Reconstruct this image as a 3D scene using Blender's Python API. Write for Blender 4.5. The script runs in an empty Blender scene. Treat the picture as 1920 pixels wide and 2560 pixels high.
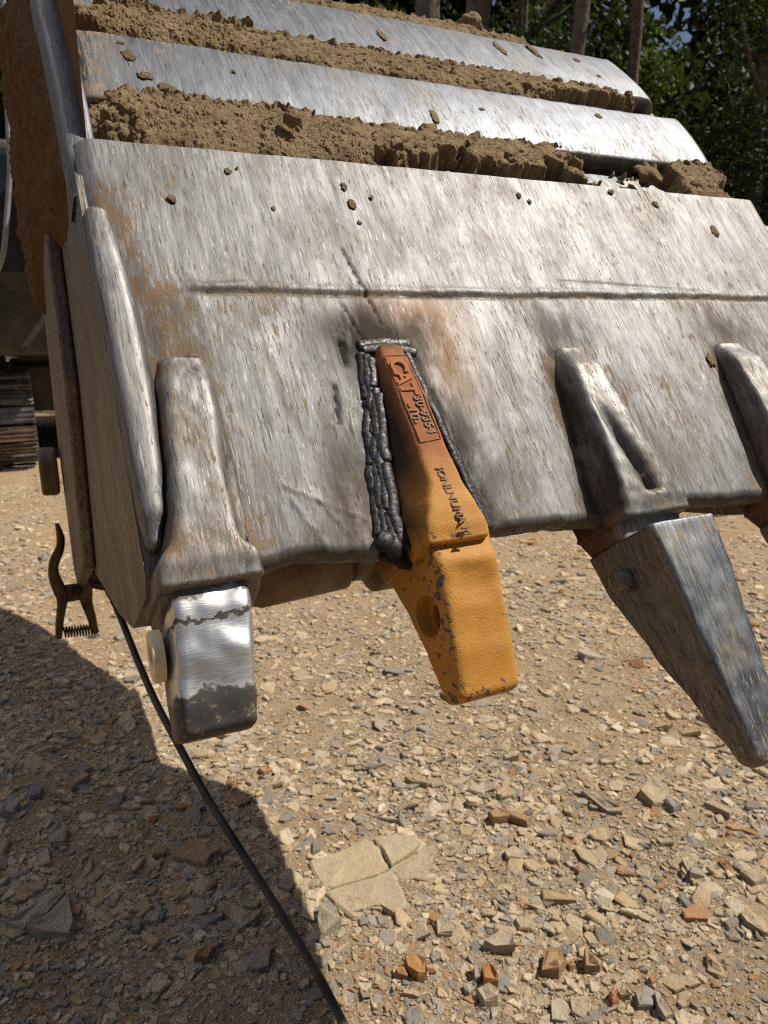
import bpy, bmesh, math, random
import numpy as np
from math import radians, sin, cos, pi, atan2
from mathutils import Vector, Matrix

random.seed(7)
RNG = np.random.default_rng(7)
S = bpy.context.scene
COL = S.collection

# ------------------------------------------------------------------ camera
CAM_H = 1.5
PITCH = math.atan(495.0 / 1849.0)           # looking slightly down
FPX = 1849.0
cam_d = bpy.data.cameras.new("camera")
cam = bpy.data.objects.new("camera", cam_d)
COL.objects.link(cam)
cam.location = (0, 0, CAM_H)
cam.rotation_euler = (pi / 2 - PITCH, 0, 0)
cam_d.sensor_fit = 'VERTICAL'
cam_d.sensor_height = 36.0
cam_d.lens = 26.0
cam_d.clip_start = 0.02
cam_d.clip_end = 2000
cam_d.dof.use_dof = True
cam_d.dof.focus_distance = 0.82
cam_d.dof.aperture_fstop = 10.0
S.camera = cam

# ------------------------------------------------------------------ sky, sun
SUN = Vector((0.69, 0.11, 1.0)).normalized()    # direction towards the sun
el = math.asin(SUN.z)
world = bpy.data.worlds.new("World")
S.world = world
world.use_nodes = True
wn = world.node_tree
sky = wn.nodes.new("ShaderNodeTexSky")
sky.sky_type = 'NISHITA'
sky.sun_disc = False
sky.sun_elevation = el
sky.sun_rotation = atan2(-SUN.x, SUN.y)
sky.altitude = 300
sky.dust_density = 3.0
sky.air_density = 0.8
bg = wn.nodes["Background"]
bg.inputs[1].default_value = 0.07
wn.links.new(sky.outputs[0], bg.inputs[0])
sun_d = bpy.data.lights.new("sun", 'SUN')
sun_d.energy = 5.0
sun_d.angle = radians(0.53)
sun_d.color = (1.0, 0.93, 0.82)
sun_o = bpy.data.objects.new("sun", sun_d)
COL.objects.link(sun_o)
sun_o.rotation_euler = SUN.to_track_quat('Z', 'Y').to_euler()
S.view_settings.view_transform = 'Standard'
S.view_settings.look = 'None'
S.view_settings.gamma = 1
S.view_settings.use_curve_mapping = False
S.view_settings.exposure = 0.28
S.cycles.use_denoising = False
S.cycles.filter_width = 1.1

# ------------------------------------------------------------------ noise in numpy
_perm = RNG.permutation(256)
_perm = np.concatenate([_perm, _perm, _perm])
_grad = RNG.normal(size=(256, 3))
_grad /= np.linalg.norm(_grad, axis=1)[:, None]


def pn(P):
    P = np.asarray(P, float)
    i = np.floor(P).astype(int)
    f = P - i
    i &= 255
    w = f * f * f * (f * (f * 6 - 15) + 10)
    out = 0
    for dx in (0, 1):
        for dy in (0, 1):
            for dz in (0, 1):
                h = _perm[_perm[_perm[(i[:, 0] + dx) & 255] + ((i[:, 1] + dy) & 255)] + ((i[:, 2] + dz) & 255)]
                g = _grad[h & 255]
                d = g[:, 0] * (f[:, 0] - dx) + g[:, 1] * (f[:, 1] - dy) + g[:, 2] * (f[:, 2] - dz)
                out = out + d * (w[:, 0] if dx else 1 - w[:, 0]) * (w[:, 1] if dy else 1 - w[:, 1]) * (w[:, 2] if dz else 1 - w[:, 2])
    return out * 1.5


def fbm(P, octv=4, gain=.5, lac=2.03, ridge=False):
    P = np.asarray(P, float)
    a, t = 1.0, 0
    for k in range(octv):
        n = pn(P + k * 17.3)
        t = t + a * ((0.5 - np.abs(n)) * 1.4 if ridge else n)
        P = P * lac
        a *= gain
    return t


def sstep(a, b, x):
    t = np.clip((np.asarray(x, float) - a) / (b - a), 0, 1)
    return t * t * (3 - 2 * t)


# ------------------------------------------------------------------ node helper
class NT:
    def __init__(self, name):
        self.m = bpy.data.materials.new(name)
        self.m.use_nodes = True
        self.t = self.m.node_tree
        self.b = self.t.nodes["Principled BSDF"]

    def n(self, typ, **kw):
        x = self.t.nodes.new(typ)
        for k, v in kw.items():
            setattr(x, k, v)
        return x

    def put(self, sock, v):
        if hasattr(v, "is_output"):
            self.t.links.new(v, sock)
        elif isinstance(v, (tuple, list)):
            if sock.type == 'RGBA' and len(v) == 3:
                v = (*v, 1)
            sock.default_value = v
        else:
            sock.default_value = v

    def attr(self, name):
        return self.n("ShaderNodeAttribute", attribute_name=name)

    def scale(self, vec, s):
        x = self.n("ShaderNodeVectorMath", operation='MULTIPLY')
        self.put(x.inputs[0], vec)
        self.put(x.inputs[1], s)
        return x.outputs[0]

    def noise(self, vec, sc=1, det=4, rough=.55, dist=0):
        x = self.n("ShaderNodeTexNoise")
        self.put(x.inputs["Vector"], vec)
        x.inputs["Scale"].default_value = sc
        x.inputs["Detail"].default_value = det
        x.inputs["Roughness"].default_value = rough
        x.inputs["Distortion"].default_value = dist
        return x.outputs["Fac"]

    def vor(self, vec, sc=1, feat='F1', out="Distance"):
        x = self.n("ShaderNodeTexVoronoi", feature=feat)
        self.put(x.inputs["Vector"], vec)
        x.inputs["Scale"].default_value = sc
        return x.outputs[out]

    def m2(self, op, a, b=0.5, c=None, clamp=False):
        x = self.n("ShaderNodeMath", operation=op, use_clamp=clamp)
        self.put(x.inputs[0], a)
        self.put(x.inputs[1], b)
        if c is not None:
            self.put(x.inputs[2], c)
        return x.outputs[0]

    def ss(self, v, a, b, o0=0, o1=1):
        x = self.n("ShaderNodeMapRange", interpolation_type='SMOOTHSTEP')
        self.put(x.inputs["Value"], v)
        x.inputs["From Min"].default_value = a
        x.inputs["From Max"].default_value = b
        x.inputs["To Min"].default_value = o0
        x.inputs["To Max"].default_value = o1
        return x.outputs[0]

    def mix(self, f, a, b):
        x = self.n("ShaderNodeMix", data_type='RGBA')
        self.put(x.inputs[0], f)
        self.put(x.inputs[6], a)
        self.put(x.inputs[7], b)
        return x.outputs[2]

    def bump(self, h, dist, strength=1.0):
        x = self.n("ShaderNodeBump")
        x.inputs["Strength"].default_value = strength
        x.inputs["Distance"].default_value = dist
        self.put(x.inputs["Height"], h)
        return x.outputs[0]

    def out(self, col=None, rough=None, metal=None, normal=None, spec=None):
        if col is not None:
            self.put(self.b.inputs["Base Color"], col)
        if rough is not None:
            self.put(self.b.inputs["Roughness"], rough)
        if metal is not None:
            self.put(self.b.inputs["Metallic"], metal)
        if normal is not None:
            self.put(self.b.inputs["Normal"], normal)
        if spec is not None:
            self.put(self.b.inputs["Specular IOR Level"], spec)
        return self.m


def steel(name, lo=(.22, .22, .23), hi=(.58, .56, .53), dirt_lo=.56, rough0=.36, dirt=(.34, .24, .14), bluish=0.0, dirt_w=.12, film_w=.42):
    """scoured bucket steel: fine drag marks along the digging direction, soil rubbed into them"""
    k = NT(name)
    us = k.attr("usv").outputs["Vector"]
    A = k.noise(k.scale(us, (120, 7, 120)), 1, 5, .6, .2)
    B = k.noise(k.scale(us, (520, 30, 520)), 1, 4, .6, .15)
    A2 = k.noise(k.scale(us, (280, 40, 280)), 1, 5, .66, .5)
    S2 = k.noise(k.scale(us, (420, 36, 420)), 1, 3, .6, .4)
    Cn = k.noise(k.scale(us, (9, 6, 9)), 1, 6, .62, .3)
    C2 = k.noise(k.scale(us, (28, 12, 28)), 1, 6, .68, .4)
    D = k.noise(k.scale(us, (560, 400, 560)), 1, 4, .72)
    grime = k.attr("grime").outputs["Fac"]
    rust_shade = k.attr("rust_shade").outputs["Fac"]
    burn_shade = k.attr("burn_shade").outputs["Fac"]
    heat = k.attr("scald").outputs["Fac"]
    st = k.m2('ADD', k.m2('MULTIPLY', A, .45), k.m2('MULTIPLY', B, .55))
    metal = k.mix(k.ss(st, .40, .58), lo, hi)
    metal = k.mix(k.ss(k.m2('ADD', k.m2('MULTIPLY', Cn, .6), k.m2('MULTIPLY', C2, .4)), .40, .66, 0, .35), metal, tuple(c * .75 for c in lo))
    metal = k.mix(k.ss(S2, .33, .39, .8, 0), metal, tuple(c * .35 for c in lo))
    metal = k.mix(k.m2('MULTIPLY', heat, k.ss(C2, .25, .6, .25, .75), clamp=True), metal, (.20, .12, .06))
    S3 = k.noise(k.scale(us, (640, 44, 640)), 1, 3, .6, .3)
    metal = k.mix(k.ss(S3, .62, .70, 0, .8), metal, tuple(min(1, c * 1.75) for c in hi))
    film = k.m2('MULTIPLY', k.ss(k.m2('ADD', C2, k.m2('MULTIPLY', k.m2('SUBTRACT', Cn, .5), .8)), .46, .72), film_w)
    dm = k.m2('ADD', A2, k.m2('MULTIPLY', k.m2('SUBTRACT', Cn, .5), .42))
    dm = k.m2('ADD', dm, k.m2('MULTIPLY', grime, .18))
    dm = k.m2('ADD', dm, k.m2('MULTIPLY', k.m2('SUBTRACT', D, .5), .26))
    dmask = k.ss(dm, dirt_lo, dirt_lo + dirt_w)
    dcol = k.mix(C2, dirt, tuple(c * .4 for c in dirt))
    dcol = k.mix(k.ss(D, .35, .55, .8, 0), dcol, tuple(c * .3 for c in dirt))
    dcol = k.mix(k.m2('MULTIPLY', rust_shade, .8), dcol, k.mix(D, (.30, .15, .06), (.10, .05, .025)))
    base = k.mix(film, metal, tuple(c * 1.0 for c in dirt))
    base = k.mix(k.m2('MULTIPLY', dmask, .9), base, dcol)
    bm = k.m2('MULTIPLY', burn_shade, k.ss(k.m2('ADD', k.m2('MULTIPLY', C2, .7), k.m2('MULTIPLY', B, .3)), .36, .56, .35, 1.15), clamp=True)
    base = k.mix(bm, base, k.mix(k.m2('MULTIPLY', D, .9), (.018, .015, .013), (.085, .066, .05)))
    rough = k.m2('ADD', k.m2('ADD', k.ss(k.m2('ADD', k.m2('MULTIPLY', C2, .6), k.m2('MULTIPLY', st, .4)), .3, .7, rough0 - .05, rough0 + .06), k.m2('MULTIPLY', k.m2('MAXIMUM', dmask, film), .3)), k.m2('MULTIPLY', bm, .22), clamp=True)
    met = k.m2('MULTIPLY', k.m2('SUBTRACT', .97, k.m2('MULTIPLY', k.m2('MAXIMUM', dmask, film), .9)), k.m2('SUBTRACT', 1.0, k.m2('MULTIPLY', bm, .93)))
    hgt = k.m2('ADD', k.m2('ADD', k.m2('MULTIPLY', B, .5), k.m2('MULTIPLY', dmask, .7)), k.m2('MULTIPLY', D, .25))
    return k.out(base, rough, met, k.bump(hgt, .0005, .45), k.m2('SUBTRACT', .4, k.m2('MULTIPLY', bm, .25)))


M = {}
M['lip'] = steel("scoured_lip_steel", (.135, .134, .135), (.235, .233, .231), .597, .64, (.36, .265, .155), dirt_w=.055, film_w=.09)
M['plate'] = steel("scoured_plate_steel", (.115, .121, .135), (.175, .185, .203), .598, .56, (.44, .36, .25), bluish=.6, dirt_w=.055, film_w=.10)
M['adapter'] = steel("worn_adapter_steel", (.13, .127, .124), (.24, .235, .228), .588, .59, dirt_w=.06, film_w=.15)
M['dirty'] = steel("dirty_dark_steel", (.09, .085, .08), (.28, .26, .24), .48, .58, (.26, .18, .10), dirt_w=.2)
M['tip'] = steel("dark_tooth_steel", (.10, .105, .115), (.19, .20, .215), .565, .5, (.40, .31, .19), dirt_w=.07, film_w=.2)
M['side'] = steel("brown_side_steel", (.10, .092, .085), (.24, .22, .20), .46, .5, (.19, .13, .075), dirt_w=.25)
M['base'] = steel("shell_base_steel", (.16, .165, .175), (.34, .35, .37), .62, .40)


def mat_ground_steel():
    k = NT("freshly_ground_steel")
    us = k.attr("usv").outputs["Vector"]
    sx = k.n("ShaderNodeSeparateXYZ")
    k.put(sx.inputs[0], us)
    nz = k.noise(us, 45, 5, .6)
    wav = k.noise(us, 24, 1, .3)
    br = k.noise(k.scale(us, (70, 900, 200)), 1, 3, .6)
    s = k.m2('ADD', sx.outputs[1], k.m2('MULTIPLY', k.m2('SUBTRACT', nz, .5), .04))
    dark = k.m2('MAXIMUM', k.ss(s, .641, .648), k.m2('MULTIPLY', k.m2('SUBTRACT', 1.0, k.ss(s, .560, .566)), .9))
    line = k.m2('MULTIPLY', k.ss(s, .5835, .586), k.m2('SUBTRACT', 1.0, k.ss(s, .588, .592)))
    dark = k.m2('MAXIMUM', dark, line)
    dust = k.m2('MULTIPLY', dark, k.ss(k.noise(us, 130, 5, .7), .55, .72))
    edge = k.ss(sx.outputs[2], -.034, -.014, 1, 0)
    col = k.mix(dark, k.mix(br, (.55, .55, .55), (.78, .78, .77)), (.055, .05, .048))
    col = k.mix(dust, col, (.36, .26, .15))
    col = k.mix(k.m2('MULTIPLY', edge, .85), col, k.mix(nz, (.30, .21, .13), (.16, .11, .07)))
    rg = k.m2('ADD', k.m2('ADD', .38, k.m2('MULTIPLY', br, .14)), k.m2('MULTIPLY', k.m2('MAXIMUM', dark, edge), .33), clamp=True)
    me = k.m2('SUBTRACT', 1.0, k.m2('MULTIPLY', k.m2('MAXIMUM', k.m2('MAXIMUM', dark, dust), edge), .75), clamp=True)
    return k.out(col, rg, me, k.bump(k.m2('ADD', k.m2('MULTIPLY', wav, 3.2), k.m2('MULTIPLY', br, .04)), .0055, .7))


def mat_yellow():
    k = NT("yellow_cast_paint")
    us = k.attr("usv").outputs["Vector"]
    sx = k.n("ShaderNodeSeparateXYZ")
    k.put(sx.inputs[0], us)
    nz = k.noise(us, 60, 5, .6)
    fine = k.noise(us, 900, 3, .6)
    mid = k.noise(us, 380, 4, .65)
    sp = k.noise(us, 105, 5, .62)
    burn_shade = k.attr("burn_shade").outputs["Fac"]
    heat = k.attr("scald").outputs["Fac"]
    dust = k.m2('MULTIPLY', k.ss(k.noise(us, 34, 6, .7), .5, .75), .35)
    col = k.mix(nz, (.50, .235, .030), (.38, .16, .020))
    col = k.mix(k.m2('MULTIPLY', heat, .9), col, k.mix(nz, (.34, .125, .07), (.19, .07, .045)))
    col = k.mix(k.m2('MULTIPLY', burn_shade, k.ss(nz, .0, .6, .75, 1.0), clamp=True), col, (.035, .024, .018))
    col = k.mix(dust, col, (.40, .27, .13))
    chip = k.m2('MULTIPLY', k.ss(k.m2('ADD', sp, k.m2('MULTIPLY', k.attr("chip").outputs["Fac"], .14)), .675, .70), .92)
    col = k.mix(chip, col, k.mix(mid, (.05, .035, .04), (.16, .13, .14)))
    rg = k.m2('ADD', k.m2('ADD', .48, k.m2('MULTIPLY', nz, .2)), k.m2('MULTIPLY', k.m2('MAXIMUM', burn_shade, k.m2('MULTIPLY', heat, .85)), .3))
    h = k.m2('ADD', k.m2('MULTIPLY', mid, .8), k.m2('SUBTRACT', k.m2('MULTIPLY', fine, .4), k.m2('MULTIPLY', chip, .5)))
    return k.out(col, rg, k.m2('MULTIPLY', chip, .5), k.bump(h, .0013, .7), k.m2('SUBTRACT', .4, k.m2('MULTIPLY', k.m2('MAXIMUM', burn_shade, heat), .25)))


def mat_simple(name, c1, c2, sc=20, rough=.7, metal=0, bump=0, bsc=None, spec=.5, coord='Object', det=5):
    k = NT(name)
    v = k.n("ShaderNodeTexCoord").outputs[coord]
    nz = k.noise(v, sc, det, .6)
    nrm = k.bump(k.noise(v, bsc or sc * 3, 5, .6), bump) if bump else None
    return k.out(k.mix(k.ss(nz, .3, .7), c1, c2), rough, metal, nrm, spec)


def mat_mud():
    k = NT("dried_tan_mud")
    v = k.attr("usv").outputs["Vector"]
    n1 = k.noise(v, 26, 6, .65)
    n2 = k.noise(v, 160, 6, .72)
    n3 = k.noise(k.scale(v, (1, 3, 1)), 420, 4, .7)
    c = k.mix(k.ss(n1, .32, .68), (.42, .31, .18), (.29, .20, .11))
    c = k.mix(k.ss(n2, .45, .72, 0, .6), c, (.50, .385, .245))
    c = k.mix(k.ss(n3, .28, .46, .75, 0), c, (.13, .085, .04))
    c = k.mix(k.m2('MULTIPLY', k.attr("rust_shade").outputs["Fac"], .7), c, (.17, .095, .045))
    h = k.m2('ADD', k.m2('MULTIPLY', n2, 1.0), k.m2('MULTIPLY', n3, .5))
    return k.out(c, .95, 0, k.bump(h, .009, 1.0), .12)


def mat_weld():
    k = NT("fresh_weld_metal")
    v = k.attr("usv").outputs["Vector"]
    n1 = k.noise(v, 240, 4, .6)
    n2 = k.noise(v, 45, 4, .6)
    c = k.mix(k.ss(n1, .35, .65), (.022, .021, .022), (.08, .077, .075))
    c = k.mix(k.ss(n2, .58, .72, 0, .5), c, (.05, .06, .16))
    c = k.mix(k.m2('MULTIPLY', k.attr("burn_shade").outputs["Fac"], .9), c, (.012, .011, .011))
    return k.out(c, k.ss(n1, .3, .7, .6, .42), .75, k.bump(n1, .0008, .5))


def mat_dirt():
    k = NT("dry_gravelly_dirt")
    v = k.n("ShaderNodeNewGeometry").outputs["Position"]
    n0 = k.noise(v, .9, 4, .55)
    n1 = k.noise(v, 7, 6, .62)
    n2 = k.noise(v, 60, 6, .7)
    n3 = k.noise(v, 230, 4, .7)
    c = k.mix(k.ss(n1, .34, .68), (.46, .345, .215), (.36, .255, .15))
    c = k.mix(k.ss(n0, .42, .66, 0, .7), c, (.41, .255, .135))
    c = k.mix(k.ss(n2, .5, .72, 0, .75), c, (.52, .42, .29))
    c = k.mix(k.ss(n2, .24, .44, .8, 0), c, (.18, .115, .06))
    c = k.mix(k.ss(n3, .55, .75, 0, .5), c, (.30, .28, .26))
    h = k.m2('ADD', k.m2('MULTIPLY', n2, 1.3), k.m2('MULTIPLY', n3, .5))
    return k.out(c, .95, 0, k.bump(h, .016, 1.0), .15)


def mat_stone():
    k = NT("broken_shale_stone")
    v = k.n("ShaderNodeNewGeometry").outputs["Position"]
    col = k.attr("tint").outputs["Color"]
    n1 = k.noise(v, 38, 6, .65)
    n2 = k.noise(v, 190, 5, .7)
    c = k.mix(k.ss(n1, .42, .66, 0, .65), col, k.mix(.6, col, (.40, .28, .155)))
    c = k.mix(k.ss(n2, .25, .5, .5, 0), c, k.mix(.6, col, (.08, .06, .045)))
    c = k.mix(k.ss(n2, .58, .75, 0, .3), c, (.52, .46, .37))
    return k.out(c, .88, 0, k.bump(k.m2('ADD', n1, k.m2('MULTIPLY', n2, .8)), .009, 1.0), .2)


def mat_leaf():
    k = NT("broadleaf_foliage")
    tint = k.attr("tint").outputs["Color"]
    k.out(tint, .6, 0, None, .18)
    tr = k.n("ShaderNodeBsdfTranslucent")
    k.put(tr.inputs[0], k.mix(.5, tint, (.12, .16, .02)))
    ms = k.n("ShaderNodeMixShader")
    ms.inputs[0].default_value = .16
    k.t.links.new(k.b.outputs[0], ms.inputs[1])
    k.t.links.new(tr.outputs[0], ms.inputs[2])
    k.t.links.new(ms.outputs[0], k.t.nodes["Material Output"].inputs[0])
    return k.m


M['ground'] = mat_ground_steel()
M['yellow'] = mat_yellow()
M['mud'] = mat_mud()
M['weld'] = mat_weld()
M['dirt'] = mat_dirt()
M['stone'] = mat_stone()
M['leaf'] = mat_leaf()
M['rubber'] = mat_simple("black_cable_rubber", (.012, .012, .012), (.06, .05, .038), 14, .55, 0, .0012, 120)
M['clamp'] = mat_simple("old_bronze_clamp", (.035, .022, .015), (.09, .055, .032), 40, .42, .7, .0008, 300)
M['spring'] = mat_simple("spring_steel", (.06, .05, .04), (.13, .11, .09), 80, .4, .8)
M['cream'] = mat_simple("cream_plastic", (.72, .60, .40), (.62, .50, .32), 40, .5, 0, .0004, 300)
M['void'] = mat_simple("dark_hole_steel", (.02, .015, .012), (.06, .035, .02), 60, .8, .2)
M['mark'] = mat_simple("shaded_dark_lettering", (.10, .05, .035), (.24, .12, .06), 300, .7, .1)
M['mach_yellow'] = mat_simple("dusty_machine_yellow", (.36, .20, .045), (.22, .13, .045), 3, .6, 0, .002, 20)
M['mach_dark'] = mat_simple("greasy_shaded_machine_steel", (.03, .026, .022), (.085, .065, .045), 6, .6, .2, .003, 40)
M['shoe'] = mat_simple("worn_track_steel", (.16, .135, .115), (.36, .33, .31), 9, .42, .75, .002, 60)
M['brownpin'] = mat_simple("muddy_brown_steel", (.11, .07, .04), (.20, .13, .075), 14, .7, .1, .003, 90)
M['hose'] = mat_simple("grey_hose", (.20, .21, .23), (.34, .35, .37), 20, .5, 0)
M['glass'] = mat_simple("cab_glass", (.02, .025, .03), (.03, .035, .04), 3, .08, 0)
M['bark'] = mat_simple("grey_brown_bark", (.13, .10, .08), (.055, .044, .034), 9, .9, 0, .03, 14)
M['root'] = mat_simple("dry_root", (.30, .20, .10), (.18, .11, .05), 60, .8)

# ------------------------------------------------------------------ mesh helpers


def link(o, parent=None):
    COL.objects.link(o)
    if parent is not None:
        o.parent = parent
    return o


def mesh_obj(name, V, F, mat, parent=None, smooth=True, attrs=None, sharp=None):
    me = bpy.data.meshes.new(name)
    V = np.asarray(V, np.float32)
    if isinstance(F, np.ndarray):
        k = F.shape[1]
        me.vertices.add(len(V))
        me.vertices.foreach_set("co", V.ravel())
        me.loops.add(F.size)
        me.loops.foreach_set("vertex_index", F.ravel().astype(np.int32))
        me.polygons.add(len(F))
        me.polygons.foreach_set("loop_start", np.arange(0, F.size, k, dtype=np.int32))
        me.update(calc_edges=True)
    else:
        me.from_pydata([tuple(map(float, v)) for v in V], [], [tuple(map(int, f)) for f in F])
    me.validate()
    if len(me.polygons):
        me.polygons.foreach_set("use_smooth", np.full(len(me.polygons), smooth))
    for k, a in (attrs or {}).items():
        a = np.asarray(a, np.float32)
        if a.ndim == 1:
            at = me.attributes.new(k, 'FLOAT', 'POINT')
            at.data.foreach_set("value", a)
        elif k == 'tint':
            at = me.attributes.new(k, 'FLOAT_COLOR', 'POINT')
            at.data.foreach_set("color", np.concatenate([a, np.ones((len(a), 1), np.float32)], 1).ravel())
        else:
            at = me.attributes.new(k, 'FLOAT_VECTOR', 'POINT')
            at.data.foreach_set("vector", a.ravel())
    if sharp:
        me.set_sharp_from_angle(angle=radians(sharp))
    me.materials.append(mat)
    me.update()
    o = bpy.data.objects.new(name, me)
    return link(o, parent)


def thing(name, label, cat, loc=(0, 0, 0), rz=0, group=None):
    o = bpy.data.objects.new(name, None)
    o.empty_display_size = .1
    o.location = loc
    o.rotation_euler = (0, 0, rz)
    tag(o, label, cat, group)
    return link(o)


def tag(o, label, cat, group=None):
    o['label'] = label
    o['category'] = cat
    if group:
        o['group'] = group
    return o


def grid_faces(nr, nc, wrap_c=False, off=0):
    r = np.arange(nr - 1)[:, None]
    c = np.arange(nc if wrap_c else nc - 1)[None, :]
    c2 = (c + 1) % nc
    a = r * nc + c
    b = r * nc + c2
    d = (r + 1) * nc + c
    e = (r + 1) * nc + c2
    return np.stack([a, b, e, d], -1).reshape(-1, 4) + off


def tube(path, rad, n=10, cap=True):
    path = np.asarray(path, float)
    m = len(path)
    rad = np.broadcast_to(np.asarray(rad, float), (m,))
    T = np.gradient(path, axis=0)
    T /= np.linalg.norm(T, axis=1)[:, None] + 1e-12
    up = np.array([0, 0, 1.]) if abs(T[0, 2]) < .9 else np.array([1., 0, 0])
    Nn = np.cross(T[0], up)
    Nn /= np.linalg.norm(Nn)
    V = []
    for i in range(m):
        Nn = Nn - T[i] * (Nn @ T[i])
        Nn /= np.linalg.norm(Nn) + 1e-12
        B = np.cross(T[i], Nn)
        a = np.linspace(0, 2 * pi, n, endpoint=False)
        V.append(path[i] + rad[i] * (np.cos(a)[:, None] * Nn + np.sin(a)[:, None] * B))
    V = np.concatenate(V)
    F = grid_faces(m, n, True).tolist()
    if cap:
        F += [list(range(n))[::-1], [(m - 1) * n + i for i in range(n)]]
    return V, F


def join(parts):
    V, F, o = [], [], 0
    for v, f in parts:
        V.append(np.asarray(v, float))
        F += [[i + o for i in q] for q in (f.tolist() if isinstance(f, np.ndarray) else f)]
        o += len(v)
    return np.concatenate(V), F


def box(c, s):
    c = np.asarray(c, float)
    s = np.asarray(s, float) / 2
    V = np.array([c + s * np.array(q) for q in [(-1, -1, -1), (1, -1, -1), (1, 1, -1), (-1, 1, -1), (-1, -1, 1), (1, -1, 1), (1, 1, 1), (-1, 1, 1)]])
    F = [[0, 3, 2, 1], [4, 5, 6, 7], [0, 1, 5, 4], [1, 2, 6, 5], [2, 3, 7, 6], [3, 0, 4, 7]]
    return V, F


def bevel(o, w, seg=2):
    m = o.modifiers.new("bevel", 'BEVEL')
    m.width = w
    m.segments = seg
    m.limit_method = 'ANGLE'
    m.angle_limit = radians(35)
    return o


def prism(poly, axis_lo, axis_hi):
    """polygon in (a, b) extruded along the first axis: vertices (x, a, b)"""
    n = len(poly)
    V = [(axis_lo, a, b) for a, b in poly] + [(axis_hi, a, b) for a, b in poly]
    F = [list(range(n)), [n + i for i in range(n)][::-1]]
    F += [[i, n + i, n + (i + 1) % n, (i + 1) % n][::-1] for i in range(n)]
    return np.array(V, float), F


# ------------------------------------------------------------------ bucket frame
# u runs along the lip, w away from the viewer at right angles to it, z up.
YAW = atan2(0.4369775, 0.8994724)
UAX = np.array([cos(YAW), sin(YAW), 0])
WAX = np.array([-sin(YAW), cos(YAW), 0])
RO = np.array([.65, .95, CAM_H - .36])            # bucket origin in (u, w, z)
BUCKET_LOC = tuple(UAX * RO[0] + WAX * RO[1] + np.array([0, 0, RO[2]]))
SC = np.array([cos(radians(11.2)), sin(radians(11.2)) + CAM_H])
SD = -np.array([cos(radians(52)), sin(radians(52))])
SN = np.array([SD[1], -SD[0]])


def sh2wz(s, h):
    s = np.asarray(s, float)[..., None]
    h = np.asarray(h, float)[..., None]
    return SC + s * SD + h * SN


def L(u, s, h):
    """lip coordinates (u along lip, s down the plate, h above it) -> bucket local"""
    u, s, h = np.broadcast_arrays(np.asarray(u, float), np.asarray(s, float), np.asarray(h, float))
    wz = sh2wz(s, h)
    return np.stack([u - RO[0], wz[..., 0] - RO[1], wz[..., 1] - RO[2]], -1)


def UW(P):
    """(u, w, z) -> bucket local"""
    return np.asarray(P, float) - RO


def usv_of(Ploc):
    P = np.asarray(Ploc, float) + RO
    wz = P[:, 1:] - SC
    return np.stack([P[:, 0], wz @ SD, wz @ SN], -1)


def uw2world(u, w, z):
    p = UAX * u + WAX * w
    return np.array([p[0], p[1], z])


def bobj(name, V, F, mat, parent, attrs=None, smooth=True, sharp=None, usv=None):
    a = dict(attrs or {})
    V = np.asarray(V, float)
    a['usv'] = usv_of(V) if usv is None else usv
    return mesh_obj(name, V, F, mat, parent, smooth, a, sharp)


bucket = thing("excavator_bucket", "scoured steel digging bucket hanging teeth down with mud packed between its wear plates", "excavator bucket", BUCKET_LOC, YAW)


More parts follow.
